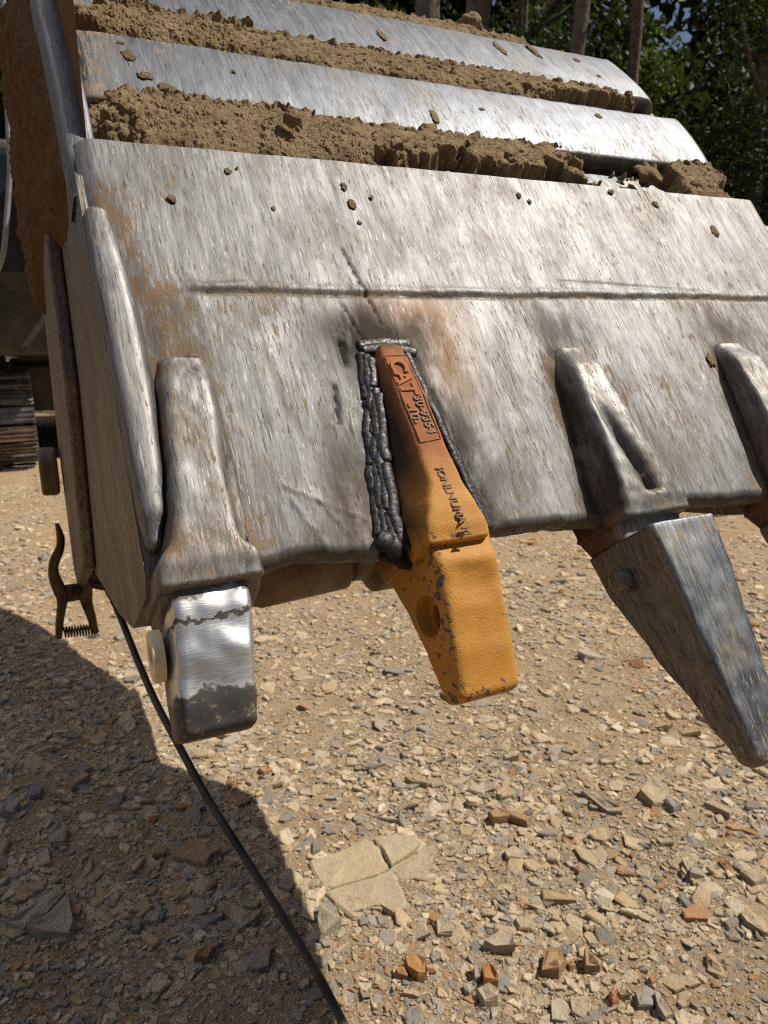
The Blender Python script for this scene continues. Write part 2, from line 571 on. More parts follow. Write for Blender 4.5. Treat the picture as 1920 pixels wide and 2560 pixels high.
def bar(st, r=.006, nc=4, ne=5, step=.006, end0=0.0, end1=0.0, disp=0.0, dsc=60, sub=None):
    """loft of rounded four-sided sections along s. rows: s, uL0, uL1, uR1, uR0, hb, ht"""
    st = np.asarray(st, float)
    s0, s1 = st[0, 0], st[-1, 0]
    n = max(3, int((s1 - s0) / step) + 1)
    ss_ = np.linspace(s0, s1, n)
    rows = []
    for s in ss_:
        j = np.clip(np.searchsorted(st[:, 0], s) - 1, 0, len(st) - 2)
        t = (s - st[j, 0]) / max(1e-9, st[j + 1, 0] - st[j, 0])
        t = t * t * (3 - 2 * t) * .5 + t * .5
        rows.append(np.concatenate([[s], (st[j] * (1 - t) + st[j + 1] * t)[1:]]))
    rows = np.array(rows)

    def inset(row, i, ds):
        q = row.copy()
        q[0] += ds
        q[1] += i; q[2] += i; q[3] -= i; q[4] -= i
        q[5] += i; q[6] -= i
        return q
    A = [80, 60, 40, 20]
    if end0 > 0:
        rows = np.array([inset(rows[0], end0 * (1 - cos(radians(a))), -end0 * sin(radians(a))) for a in A] + list(rows))
    if end1 > 0:
        rows = np.array(list(rows) + [inset(rows[-1], end1 * (1 - cos(radians(a))), end1 * sin(radians(a))) for a in A[::-1]])
    V = []
    for q in rows:
        s, a0, a1, b1, b0, hb, ht = q
        C = np.array([(a0, hb), (a1, ht), (b1, ht), (b0, hb)])
        rr = min(r, .45 * (ht - hb), .45 * (b1 - a1))
        rr = max(rr, 1e-4)
        pts = []
        for i in range(4):
            p, a, b = C[i], C[i - 1], C[(i + 1) % 4]
            da = (a - p) / np.linalg.norm(a - p)
            db = (b - p) / np.linalg.norm(b - p)
            p1, p2 = p + da * rr, p + db * rr
            for t in np.linspace(0, 1, nc):
                pts.append((1 - t) ** 2 * p1 + 2 * t * (1 - t) * p + t * t * p2)
            nx = C[(i + 1) % 4]
            dn = (p - nx) / np.linalg.norm(p - nx)
            p3 = nx + dn * rr
            for t in np.linspace(0, 1, ne + 2)[1:-1]:
                pts.append(p2 * (1 - t) + p3 * t)
        pts = np.array(pts)
        V.append(np.column_stack([pts[:, 0], np.full(len(pts), s), pts[:, 1]]))
    k = len(V[0])
    V = np.concatenate(V)
    F = grid_faces(len(rows), k, True).tolist()
    F += [list(range(k))[::-1], [(len(rows) - 1) * k + i for i in range(k)]]
    if sub is not None:
        V = sub(V)
    if disp:
        for ax in range(3):
            V[:, ax] += disp * fbm(V * dsc + 31.7 * ax, 3)
    return L(V[:, 0], V[:, 1], V[:, 2]), F


U0, U1 = .085, 1.22

# ------------------------------------------------------------------ lip plate
ADA = [.145, .385, .66, .965, 1.18]


def seg_dist(u, s, pts):
    """distance in lip coordinates to a polyline"""
    P = np.stack([u, s], -1)
    best = np.full(u.shape, 9.)
    for a, b in zip(pts[:-1], pts[1:]):
        a, b = np.array(a), np.array(b)
        ab = b - a
        t = np.clip(((P - a) @ ab) / (ab @ ab), 0, 1)
        best = np.minimum(best, np.linalg.norm(P - a - t[..., None] * ab, axis=-1))
    return best


def build_lip():
    nu, nt, thick = 420, 200, .034
    us = np.linspace(U0, U1, nu)
    send = .540 + .004 * np.sin(us * 23) + .006 * fbm(np.stack([us * 14, us * 0, us * 0 + 3], -1), 3)
    tt = np.linspace(0, 1, nt)
    top_s = tt[None, :] * (send - .012)[:, None]
    sgr = top_s
    ugr = np.repeat(us[:, None], nt, 1)
    P = np.stack([ugr.ravel(), sgr.ravel(), 0 * ugr.ravel()], -1)
    h = .0012 * fbm(P * 9, 3) + .0004 * fbm(P * np.array([60, 12, 1]), 3)
    h = h.reshape(nu, nt)
    seam = .214 + .004 * fbm(np.stack([us * 6, us * 0 + 5, us * 0], -1), 3)[:, None]
    lumps = (.6 + .5 * fbm(np.stack([ugr.ravel() * 40, sgr.ravel() * 40, ugr.ravel() * 0], -1), 3).reshape(nu, nt))
    h += .0032 * np.exp(-((sgr - seam + .005) / .006) ** 2) * np.clip(lumps, .25, 1.4) * sstep(.15, .2, ugr)
    h -= .003 * np.exp(-((sgr - seam - .004) / .0032) ** 2) * sstep(.15, .2, ugr)
    h -= .007 * np.clip((sgr - .30) / .24, 0, 1) ** 2
    gouge = np.zeros((nu, nt))
    # gouges and dents struck into the plate
    for (a, b, wd, dp) in [((.395, .262), (.374, .15), .0022, .0016), ((.335, .288), (.333, .315), .0045, .004), ((.312, .345), (.305, .39), .0025, .0025),
                           ((.352, .235), (.365, .285), .0018, .0016), ((.69, .19), (.98, .205), .002, .001), ((.92, .36), (.945, .4), .004, .003)]:
        d = seg_dist(ugr, sgr, [a, b])
        h -= 1.6 * dp * np.exp(-(d / wd) ** 2)
        gouge = np.maximum(gouge, np.exp(-(d / wd) ** 2))
    # slag runs below the fresh weld on its left side
    for (a, b) in [((.23, .47), (.262, .535)), ((.255, .465), (.285, .52)), ((.225, .455), (.305, .505)), ((.285, .46), (.3, .53))]:
        d = seg_dist(ugr, sgr, [a, b])
        n = fbm(np.stack([ugr.ravel() * 220, sgr.ravel() * 220, 0 * ugr.ravel()], -1), 2).reshape(nu, nt)
        h += .0016 * np.exp(-(d / .0028) ** 2) * np.clip(.5 + n, 0, 1.5)
    # grime / stain maps, with some painted shade
    grime = np.zeros((nu, nt))
    burn_shade = np.zeros((nu, nt))
    rust_shade = np.zeros((nu, nt))
    heat = np.zeros((nu, nt))
    for c, l, r in [(.145, .05, .045), (.66, .055, .06), (.965, .06, .06), (1.18, .05, .05)]:
        reg = sstep(.27, .36, sgr)
        d = np.where(ugr < c, (c - ugr) / l, (ugr - c) / r)
        grime += .8 * reg * np.exp(-np.clip(d - .55, 0, 9) ** 2 * 6)
    for c in (.66, .965):
        grime += 1.1 * np.exp(-((ugr - (c - .042 - .1 * (sgr - .33))) / .016) ** 2) * sstep(.29, .33, sgr)
        burn_shade += .95 * np.exp(-((ugr - (c - .036 - .1 * (sgr - .33))) / .014) ** 2) * sstep(.29, .32, sgr)  # dark band beside the adapter: grime plus its cast shadow put into the colour
        burn_shade += .45 * np.exp(-((ugr - c) / .05) ** 2 - ((sgr - .272) / .035) ** 2) + .4 * np.exp(-((ugr - c) / .075) ** 2) * sstep(.3, .5, sgr)
        rust_shade += .8 * np.exp(-((ugr - (c + .05 + .12 * (sgr - .4))) / .016) ** 2) * sstep(.3, .4, sgr)
    cdist = seg_dist(ugr, sgr, [(.10, .08), (.125, .22), (.13, .31), (.12, .4), (.105, .52)])
    grime += .72 * np.exp(-(cdist / .03) ** 2)
    rust_shade += .9 * np.exp(-(cdist / .024) ** 2)
    burn_shade += .35 * np.exp(-(cdist / .018) ** 2)
    pd = seg_dist(ugr, sgr, [(.15, .24), (.16, .30)])
    grime += .55 * np.exp(-(pd / .03) ** 2)
    burn_shade += .35 * np.exp(-(pd / .03) ** 2)
    grime += .55 * np.exp(-((sgr - seam - .004) / .004) ** 2) + .25 * np.exp(-((sgr - seam) / .02) ** 2)
    burn_shade += .3 * np.exp(-((sgr - seam - .0035) / .0028) ** 2) * sstep(.14, .2, ugr)
    grime += .3 * sstep(.495, .535, sgr) + .30 * sstep(.7, 1.05, ugr) * sstep(.2, .4, sgr) - .25 * np.exp(-((ugr - .55) / .3) ** 2 - ((sgr - .12) / .1) ** 2)  # dirtier to the right; cleaner upper middle paints in the highlight
    wd = seg_dist(ugr, sgr, [(.365, .29), (.40, .292), (.425, .36), (.44, .47), (.45, .54)])
    wl = seg_dist(ugr, sgr, [(.362, .29), (.340, .42), (.318, .53)])
    n = .5 + .5 * fbm(np.stack([ugr.ravel() * 22, sgr.ravel() * 10, 0 * ugr.ravel() + 9], -1), 4).reshape(nu, nt)
    burn_shade += 1.0 * np.exp(-(wd / .018) ** 2) + .85 * np.exp(-(wd / .055) ** 2) * n + .38 * np.exp(-(wl / .05) ** 2) * n + .5 * np.exp(-((ugr - .40) / .06) ** 2 - ((sgr - .268) / .022) ** 2) * n
    heat += 1.0 * np.exp(-((ugr - .465) / .035) ** 2 - ((sgr - .315) / .07) ** 2) + .9 * np.exp(-((ugr - .43) / .07) ** 2 - ((sgr - .25) / .03) ** 2)
    heat += .55 * np.exp(-(wl / .06) ** 2) * sstep(.42, .48, sgr)
    burn_shade += .5 * np.exp(-((ugr - .27) / .05) ** 2 - ((sgr - .52) / .05) ** 2) * n + .25 * np.exp(-((ugr - .29) / .04) ** 2 - ((sgr - .44) / .05) ** 2)
    rust_shade += .6 * np.exp(-((ugr - .26) / .05) ** 2 - ((sgr - .50) / .04) ** 2)
    burn_shade += .1 * gouge
    secs_u, secs_s, secs_h = [ugr], [sgr], [h]
    ar = thick / 2
    aa = np.linspace(radians(15), radians(165), 9)
    hl = h[:, -1:]
    lumpy = .0025 * fbm(np.stack([np.repeat(us[:, None], 9, 1).ravel() * 50, np.tile(aa, nu) * 2, 0 * np.tile(aa, nu)], -1), 3).reshape(nu, 9)
    ls = top_s[:, -1:] + (ar * .75 + lumpy) * np.sin(aa)[None, :]
    lh = hl - ar + ar * np.cos(aa)[None, :]
    secs_u.append(np.repeat(us[:, None], 9, 1)); secs_s.append(ls); secs_h.append(lh)
    bs = np.linspace(1, 0, 8)[None, :] * top_s[:, -1:]
    secs_u.append(np.repeat(us[:, None], 8, 1)); secs_s.append(bs); secs_h.append(hl * 0 - thick + 0 * bs)
    ua, sa, ha = (np.concatenate(q, 1) for q in (secs_u, secs_s, secs_h))
    # rounded right hand end
    drop = np.clip((ua - (U1 - .03)) / .03, 0, 1)
    ha = ha - .022 * drop ** 2.2
    dl = np.clip(((U0 + .02) - ua) / .02, 0, 1)
    ha = ha - .012 * dl ** 2.2
    k = ua.shape[1]

    def full(q, v):
        return np.concatenate([q, np.full((nu, k - nt), v)], 1).ravel()
    V = L(ua, sa, ha).reshape(-1, 3)
    F = grid_faces(nu, k, True).tolist()
    F += [list(range(k)), [(nu - 1) * k + i for i in range(k)][::-1]]
    bobj("lip_plate", V, F, M['lip'], bucket, dict(grime=full(np.clip(grime, -.3, 1.5), .15), burn_shade=full(np.clip(burn_shade, 0, 1), .45), rust_shade=full(np.clip(rust_shade, 0, 1), .4), scald=full(np.clip(heat, 0, 1), 0)), sharp=60)


build_lip()

# ------------------------------------------------------------------ shell profile above the lip plate, (w, z)


def pol(r, a):
    return np.array([r * cos(radians(a)), r * sin(radians(a)) + CAM_H])


pC, pD, pE, pF, pG = SC, pol(1.10, 13.6), pol(1.225, 17.3), pol(1.30, 18.45), pol(1.46, 20.75)
OUT = [pC, pD, pE, pF, pG, np.array([1.52, CAM_H + .565]), np.array([1.68, CAM_H + .595]), np.array([1.86, CAM_H + .56]), np.array([2.0, CAM_H + .45]), np.array([2.08, CAM_H + .25]), np.array([2.1, CAM_H + .05])]


def offset(poly, d):
    poly = np.array(poly)
    T = np.gradient(poly, axis=0)
    T /= np.linalg.norm(T, axis=1)[:, None]
    Nn = np.stack([-T[:, 1], T[:, 0]], -1)
    return poly + d * Nn


LIPB = sh2wz(.2, -.036)
inner = offset(OUT, -.028)
inner2 = offset(OUT, -.05)
secs = np.concatenate([[LIPB], inner, inner2[::-1], [sh2wz(.2, -.06)]])
nu = 30
us_ = np.linspace(U0 + .004, U1 - .006, nu)
V = np.concatenate([np.column_stack([np.full(len(secs), u), secs]) for u in us_]) - RO
arc = np.cumsum(np.r_[0, np.linalg.norm(np.diff(secs, axis=0), axis=1)])
usv = np.concatenate([np.column_stack([np.full(len(secs), u), -arc, 0 * arc]) for u in us_])
F = grid_faces(nu, len(secs), True).tolist()
bobj("shell", V, F, M['base'], bucket, dict(grime=np.full(len(V), .25)), smooth=False, usv=usv)


def wear_plate(a, b, u0, u1, thick=.026, sag=.004, off=0.0, seed=0):
    """steel strip welded over the shell between two profile points, all along the bucket"""
    a, b = np.array(a, float), np.array(b, float)
    ln = np.linalg.norm(b - a)
    t = (b - a) / ln
    n = np.array([-t[1], t[0]])
    nu, nt, rb = 260, 46, .006
    us = np.linspace(u0, u1, nu)
    # section: bottom edge face, round, top face, round, upper edge face
    sec = [(0, -thick)] + [(0, -thick * f) for f in (.75, .5)] + [(rb * (1 - sin(q)), -rb * (1 - cos(q))) for q in np.linspace(pi / 2, 0, 5)]
    sec += [(x, 0) for x in np.linspace(rb, ln - rb, nt)[1:-1]]
    sec += [(ln - rb * (1 - sin(q)), -rb * (1 - cos(q))) for q in np.linspace(0, pi / 2, 5)] + [(ln, -thick)]
    sec = np.array(sec)
    x = np.repeat(sec[None, :, 0], nu, 0)
    h = np.repeat(sec[None, :, 1], nu, 0)
    U = np.repeat(us[:, None], len(sec), 1)
    q = np.stack([U.ravel(), x.ravel(), 0 * x.ravel() + seed], -1)
    h = h + (.0012 * fbm(q * 8, 3) + .0004 * fbm(q * np.array([60, 12, 1]), 3)).reshape(x.shape) + sag * 4 * (x / ln) * (1 - x / ln)
    x = x + np.where((x < ln * .5), 1, -1) * .0022 * fbm(np.stack([U.ravel() * 30, 0 * x.ravel() + seed, 0 * x.ravel()], -1), 3).reshape(x.shape)
    dr = np.clip((U - (u1 - .03)) / .03, 0, 1)
    h = h - .02 * dr ** 2.2
    dl = np.clip((u0 + .012 - U) / .012, 0, 1)
    h = h - .008 * dl ** 2
    wz = a + x[..., None] * t + (h + off)[..., None] * n
    V = np.concatenate([U[..., None], wz], -1).reshape(-1, 3) - RO
    usv = np.stack([U, -x - seed * .77, 0 * x], -1).reshape(-1, 3)
    edge = np.exp(-(x / .016) ** 2) + .6 * np.exp(-((ln - x) / .012) ** 2)
    g = .45 * edge + .5 * np.exp(-((U - u0) / .05) ** 2) + .3 * fbm(q * 7 + 50, 3).reshape(x.shape)
    g -= .3 * (h < -thick * .3)
    burn_shade = np.where((h < -.007) & (x < .01), .75, 0) * (1 - dr) + 0 * U
    F = grid_faces(nu, len(sec), False).tolist()
    k = len(sec)
    F += [list(range(k)), [(nu - 1) * k + i for i in range(k)][::-1]]
    rust_shade = np.clip(.5 * np.exp(-((U - u0) / .1) ** 2) + .35 * fbm(q * 11 + 9, 2).reshape(x.shape), 0, 1)
    return bobj("wear_plate", V, F, M['plate'], bucket, dict(grime=g.ravel(), burn_shade=burn_shade.ravel(), rust_shade=rust_shade.ravel()), usv=usv, sharp=50)


wear_plate(pD, pE, .108, U1 - .004, seed=1)
wear_plate(pF, pG, .112, U1 - .012, seed=2)
wear_plate((1.525, CAM_H + .572), (1.70, CAM_H + .60), .112, U1 - .02, seed=3)
# lower lip of the middle gap is the lip plate's own upper edge

# side rim: the edge of the left side plate showing beside the plates


def rim(u0, u1, poly, lift, deep, name, mat):
    p = np.array(poly)
    q = [p[0]]
    for a, b in zip(p[:-1], p[1:]):
        for t in np.linspace(0, 1, 9)[1:]:
            q.append(a * (1 - t) + b * t)
    q = np.array(q)
    for _ in range(3):
        q[1:-1] = (q[:-2] + 2 * q[1:-1] + q[2:]) / 4
    o = offset(q, lift)
    i = offset(q, deep)
    V, k = [], 8
    arc = np.cumsum(np.r_[0, np.linalg.norm(np.diff(q, axis=0), axis=1)])
    usv = []
    for j in range(len(q)):
        n = (o[j] - i[j]) / np.linalg.norm(o[j] - i[j])
        r = .006
        for (u, d) in [(u0, deep - lift), (u0, -r * 1.5), (u0 + r * .3, -r * .4), (u0 + r, 0), (u1 - r, 0), (u1 - r * .3, -r * .4), (u1, -r * 1.5), (u1, deep - lift)]:
            V.append((u, *(o[j] + d * n)))
            usv.append((u, -arc[j], d))
    V = np.array(V)
    V += .0012 * np.stack([fbm(V * 25, 3), fbm(V * 25 + 7, 3), fbm(V * 25 + 11, 3)], -1)
    F = grid_faces(len(q), k, True).tolist() + [list(range(k)), [(len(q) - 1) * k + x for x in range(k)][::-1]]
    return bobj(name, V - RO, F, mat, bucket, dict(grime=np.full(len(V), .12)), usv=np.array(usv))


rim(.077, .112, [sh2wz(.06, -.03), sh2wz(.015, -.016), (pC + pE) / 2 - .006 * SN, (pE + pF) / 2 - .004 * SN, (pF + pG) / 2 - .002 * SN, pG, OUT[5], OUT[6]], .005, -.06, "side_rim", M['plate'])

# side plates
front = [sh2wz(.545, -.03), np.array([.80, CAM_H - .335]), np.array([.95, CAM_H - .375]), np.array([1.32, CAM_H - .44]), np.array([1.62, CAM_H - .475]), np.array([1.85, CAM_H - .45]), np.array([2.1, CAM_H - .1])]
side_poly = [tuple(sh2wz(.53, -.004)), tuple(sh2wz(.3, -.004)), tuple(sh2wz(.05, -.008))] + [tuple(p) for p in offset(OUT, -.034)] + [tuple(p) for p in front[::-1]]


def side_plate(u0, u1, mat, poly=None, name="side_plate", rust_shade=.3, grime=.2):
    poly = poly or side_poly
    bm = bmesh.new()
    vs = [bm.verts.new((u0, a, b)) for a, b in poly]
    f = bm.faces.new(vs)
    ext = bmesh.ops.extrude_face_region(bm, geom=[f])
    bmesh.ops.translate(bm, vec=(u1 - u0, 0, 0), verts=[v for v in ext['geom'] if isinstance(v, bmesh.types.BMVert)])
    bmesh.ops.recalc_face_normals(bm, faces=bm.faces)
    bmesh.ops.triangulate(bm, faces=[g for g in bm.faces if len(g.verts) > 4])
    bmesh.ops.subdivide_edges(bm, edges=bm.edges[:], cuts=3, use_grid_fill=True)
    me = bpy.data.meshes.new(name)
    bm.to_mesh(me)
    bm.free()
    V = np.array([v.co[:] for v in me.vertices])
    F = [list(p.vertices) for p in me.polygons]
    return bobj(name, V - RO, F, mat, bucket, dict(grime=np.full(len(V), grime), rust_shade=np.full(len(V), rust_shade)), smooth=False)


side_plate(U0 - .004, U0 + .02, M['side'])
side_plate(U1 - .026, U1 - .002, M['side'])
cutter = [(1.30, CAM_H - .42), (1.25, CAM_H - .1), (1.32, CAM_H + .12), (1.74, CAM_H + .16), (1.80, CAM_H - .3), (1.72, CAM_H - .555), (1.62, CAM_H - .56)]
bevel(side_plate(.060, U0 - .0045, M['side'], cutter, "side_cutter", .45, .35), .005)
lower = [(.80, CAM_H - .335), (.95, CAM_H - .372), (1.3, CAM_H - .436), (1.25, CAM_H - .2), (1.2, CAM_H - .05), (.9, CAM_H - .12)]

# pivot pin boss outside the side plate and the ears inside
V, F = tube([(.015, 1.76, CAM_H - .335), (.052, 1.76, CAM_H - .335)], .053, 28)
bevel(bobj("pin_boss", V - RO, F, M['brownpin'], bucket, smooth=False), .008, 3)


def ear(u0, u1):
    pts = [(1.52, CAM_H - .56), (1.62, CAM_H - .60), (1.72, CAM_H - .58), (1.80, CAM_H - .50), (2.06, CAM_H + .05), (2.04, CAM_H + .25), (1.86, CAM_H + .2), (1.55, CAM_H - .35), (1.49, CAM_H - .46)]
    V, F = prism(pts, u0, u1)
    return bevel(bobj("hinge_ear", V - RO, F, M['brownpin'], bucket, smooth=False), .012, 3)


ear(.80, .84)
ear(.33, .37)
V, F = tube([(.34, 1.6, CAM_H - .575), (.86, 1.6, CAM_H - .575)], .045, 24)
bobj("hinge_pin", V - RO, F, M['brownpin'], bucket, sharp=40)

# ------------------------------------------------------------------ corner shroud
shr = [(.112, .079, .083, .104, .120, -.03, .006), (.17, .0785, .083, .108, .128, -.03, .014), (.25, .0785, .083, .112, .134, -.03, .018), (.33, .0785, .084, .112, .134, -.03, .020),
       (.42, .0785, .084, .110, .124, -.03, .021), (.475, .079, .085, .105, .116, -.03, .019), (.502, .080, .086, .099, .108, -.03, .010)]
V, F = bar(shr, .008, 5, 7, .006, .008, .010, .0010, 16)
bobj("corner_shroud", V, F, M['adapter'], bucket, dict(grime=np.full(len(V), -.06)))

# ------------------------------------------------------------------ tooth adapters


def boolean(V, F, cutters):
    me = bpy.data.meshes.new("tmp")
    me.from_pydata([tuple(map(float, v)) for v in V], [], F)
    o = bpy.data.objects.new("tmp", me)
    COL.objects.link(o)
    cs = []
    for cv, cf in cutters:
        cm = bpy.data.meshes.new("tmpc")
        cm.from_pydata([tuple(map(float, v)) for v in cv], [], cf)
        bm = bmesh.new(); bm.from_mesh(cm); bmesh.ops.recalc_face_normals(bm, faces=bm.faces); bm.to_mesh(cm); bm.free()
        c = bpy.data.objects.new("tmpc", cm)
        COL.objects.link(c)
        md = o.modifiers.new("b", 'BOOLEAN')
        md.operation = 'DIFFERENCE'
        md.object = c
        md.solver = 'EXACT'
        cs.append(c)
    bm = bmesh.new(); bm.from_mesh(me); bmesh.ops.recalc_face_normals(bm, faces=bm.faces); bm.to_mesh(me); bm.free()
    bpy.context.view_layer.update()
    ev = o.evaluated_get(bpy.context.evaluated_depsgraph_get())
    rm = ev.to_mesh()
    V2 = np.array([v.co[:] for v in rm.vertices])
    F2 = [list(p.vertices) for p in rm.polygons]
    ev.to_mesh_clear()
    for x in cs + [o]:
        d = x.data
        bpy.data.objects.remove(x)
        bpy.data.meshes.remove(d)
    return V2, F2


def lcyl(u0, u1, s, h, r0, r1=None, n=32):
    """cylinder with its axis along u, in lip coordinates"""
    r1 = r1 or r0
    a = np.linspace(0, 2 * pi, n, endpoint=False)
    V = np.concatenate([L(np.full(n, u0), s + r0 * np.cos(a), h + r0 * np.sin(a)), L(np.full(n, u1), s + r1 * np.cos(a), h + r1 * np.sin(a))])
    F = grid_faces(2, n, True).tolist() + [list(range(n))[::-1], [n + i for i in range(n)]]
    return V, F


# yellow adapter ---------------------------------------------------
y_sh = [(.300, .366, .378, .404, .412, -.01, .011), (.33, .360, .374, .404, .415, -.01, .020), (.38, .352, .372, .4055, .421, -.01, .027), (.44, .345, .373, .404, .429, -.01, .033),
        (.49, .341, .370, .4075, .436, -.01, .036), (.515, .338, .360, .416, .440, -.01, .036), (.535, .337, .352, .422, .440, -.03, .034), (.549, .338, .350, .423, .438, -.05, .030)]
Y1 = bar(y_sh, .004, 4, 7, .004, .003, .004, .0006, 90)
y_leg = [(.40, .352, .352, .420, .420, -.06, -.036), (.50, .345, .345, .432, .432, -.085, -.030), (.535, .341, .343, .434, .436, -.092, .02), (.553, .343, .345, .432, .434, -.084, .018)]
Y2 = bar(y_leg, .007, 4, 5, .006, .004, .004, .0007, 80)


def y_nose_sub(V):
    # shallow dished pad on the face of the nose
    m = np.exp(-((V[:, 0] - .395) / .020) ** 4) * sstep(.572, .582, V[:, 1]) * (1 - sstep(.60, .625, V[:, 1])) * (V[:, 2] > -.005)
    V[:, 2] -= .003 * m
    return V


y_ns = [(.550, .346, .354, .430, .432, -.084, .020), (.572, .347, .356, .430, .432, -.074, .0235), (.60, .349, .357, .429, .431, -.064, .015), (.65, .350, .357, .428, .430, -.050, .003), (.697, .350, .355, .428, .429, -.041, -.009)]
Y3 = bar(y_ns, .009, 5, 8, .0045, 0, .009, .0007, 80, sub=y_nose_sub)
Y3 = boolean(Y3[0], Y3[1], [lcyl(.335, .366, .613, -.024, .0235, .0215), lcyl(.335, .45, .616, -.024, .0145)])
V, F = join([Y1, Y2, Y3])
q = usv_of(V)
burn_shade = np.clip(1.1 * (1 - sstep(.43, .53, q[:, 1])) * sstep(-.001, .014, .374 + .01 * 0 - q[:, 0]), 0, 1)
burn_shade = np.maximum(burn_shade, .95 * np.exp(-((q[:, 0] - .343) / .012) ** 2) * (1 - sstep(.52, .56, q[:, 1])))
burn_shade = np.maximum(burn_shade, .75 * np.exp(-((q[:, 1] - .298) / .008) ** 2))
burn_shade = np.maximum(burn_shade, .9 * sstep(.409, .420, q[:, 0] - .09 * np.clip(q[:, 1] - .47, 0, 1)) * (1 - sstep(.50, .54, q[:, 1])))
burn_shade = np.maximum(burn_shade, .6 * (q[:, 2] < -.03) * (1 - sstep(.54, .57, q[:, 1])))
heat = (1 - sstep(.42, .52, q[:, 1]))
chip = np.exp(-((q[:, 0] - .358) / .007) ** 2) * sstep(.53, .55, q[:, 1]) + .8 * sstep(.685, .70, q[:, 1]) + .5 * np.exp(-((q[:, 1] - .548) / .006) ** 2)
ad_y = bobj("tooth_adapter", V, F, M['yellow'], bucket, dict(burn_shade=burn_shade, scald=heat, chip=np.clip(chip, 0, 1)), sharp=38)
ad_y['label'] = "new yellow tooth adapter freshly welded to the lip"

# cast lettering on the yellow adapter


def text_mesh(name, body, size, u, s, h, ds, parent, mat, ext=.0008, slope=0.0, tilt=0.0):
    cu = bpy.data.curves.new(name, 'FONT')
    cu.body = body
    cu.size = size
    cu.extrude = ext
    cu.bevel_depth = size * .035
    cu.bevel_resolution = 1
    cu.space_character = ds
    o = bpy.data.objects.new("tmp_text", cu)
    COL.objects.link(o)
    bpy.context.view_layer.update()
    ev = o.evaluated_get(bpy.context.evaluated_depsgraph_get())
    me = ev.to_mesh()
    V = np.array([v.co[:] for v in me.vertices])
    F = [list(p.vertices) for p in me.polygons]
    ev.to_mesh_clear()
    bpy.data.objects.remove(o)
    bpy.data.curves.remove(cu)
    # text x runs down the shank (+s), text y towards +u
    P = L(u + V[:, 1] + V[:, 0] * tilt, s + V[:, 0], h + V[:, 2] + V[:, 0] * slope)
    return bobj(name, P, F, mat, parent, dict(scald=np.full(len(P), .75)), smooth=False)


SL = .013 / .11
text_mesh("cast_lettering", "CAT", .0275, .3765, .326, .0204, .90, ad_y, M['yellow'], .0012, SL)
text_mesh("cast_number", "30-9354", .0150, .3885, .3785, .0272, 1.04, ad_y, M['mark'], .0007, .1)  # cast digits coloured dark brown to stand for their shading
text_mesh("cast_number", "-10-", .0150, .3755, .389, .0283, 1.1, ad_y, M['mark'], .0007, .1)
text_mesh("cast_name", "IONLNUMA M", .0125, .3815, .472, .0356, 1.0, ad_y, M['mark'], .0008, .0, .10)
# raised border round the name panel
fr = [(.3755, .318, .0172), (.4015, .318, .0172), (.4025, .38, .0278), (.4015, .437, .0336), (.3755, .440, .0336), (.3748, .38, .0278), (.3755, .318, .0172)]
P = []
for a, b in zip(fr[:-1], fr[1:]):
    for t in np.linspace(0, 1, 10)[:-1]:
        P.append(np.array(a) * (1 - t) + np.array(b) * t)
P = np.array(P + [fr[-1]])
V, F = tube(L(P[:, 0], P[:, 1], P[:, 2]), .0007, 6)
V2 = usv_of(V)
bobj("name_panel_border", V, F, M['yellow'], ad_y, dict(scald=np.full(len(V), .8)))

# weld beads round the yellow adapter
lb = np.array([(.297, .355), (.36, .345), (.442, .328), (.50, .317), (.533, .313)])
rb_ = np.array([(.297, .376), (.36, .363), (.442, .346), (.50, .341), (.533, .339)])


def bead(path, r, parent, dark=0.0, seed=0):
    path = np.asarray(path, float)
    d = np.linalg.norm(np.diff(path, axis=0), axis=1)
    arc = np.r_[0, np.cumsum(d)]
    n = max(8, int(arc[-1] / .0011))
    t = np.linspace(0, arc[-1], n)
    P = np.stack([np.interp(t, arc, path[:, i]) for i in range(3)], -1)
    P[:, 0] += .0026 * fbm(np.stack([t * 40, t * 0 + seed, t * 0], -1), 3)
    rr = r * 1.22 * (1 + .03 * fbm(np.stack([t * 230, t * 0 + seed * 1.7, t * 0], -1), 2) + .16 * fbm(np.stack([t * 45, t * 0 + seed * 3.1, t * 0 + 4], -1), 3))
    rr *= np.clip(np.minimum(t, arc[-1] - t) / .004 + .45, 0, 1)
    V, F = tube(L(P[:, 0], P[:, 1], P[:, 2]), rr, 10)
    ctr = np.repeat(L(P[:, 0], P[:, 1], P[:, 2]), 10, 0)
    off = V - ctr
    nv3 = np.array([0, SN[0], SN[1]])
    V = ctr + off * 1.18 - (off @ nv3)[:, None] * nv3 * .62
    q = V * 400
    V = V + .0002 * np.stack([fbm(q, 2), fbm(q + 9, 2), fbm(q + 19, 2)], -1)
    bd = np.full(len(V), dark)
    return bobj("weld_bead", V, F, M['weld'], parent, dict(burn_shade=bd))


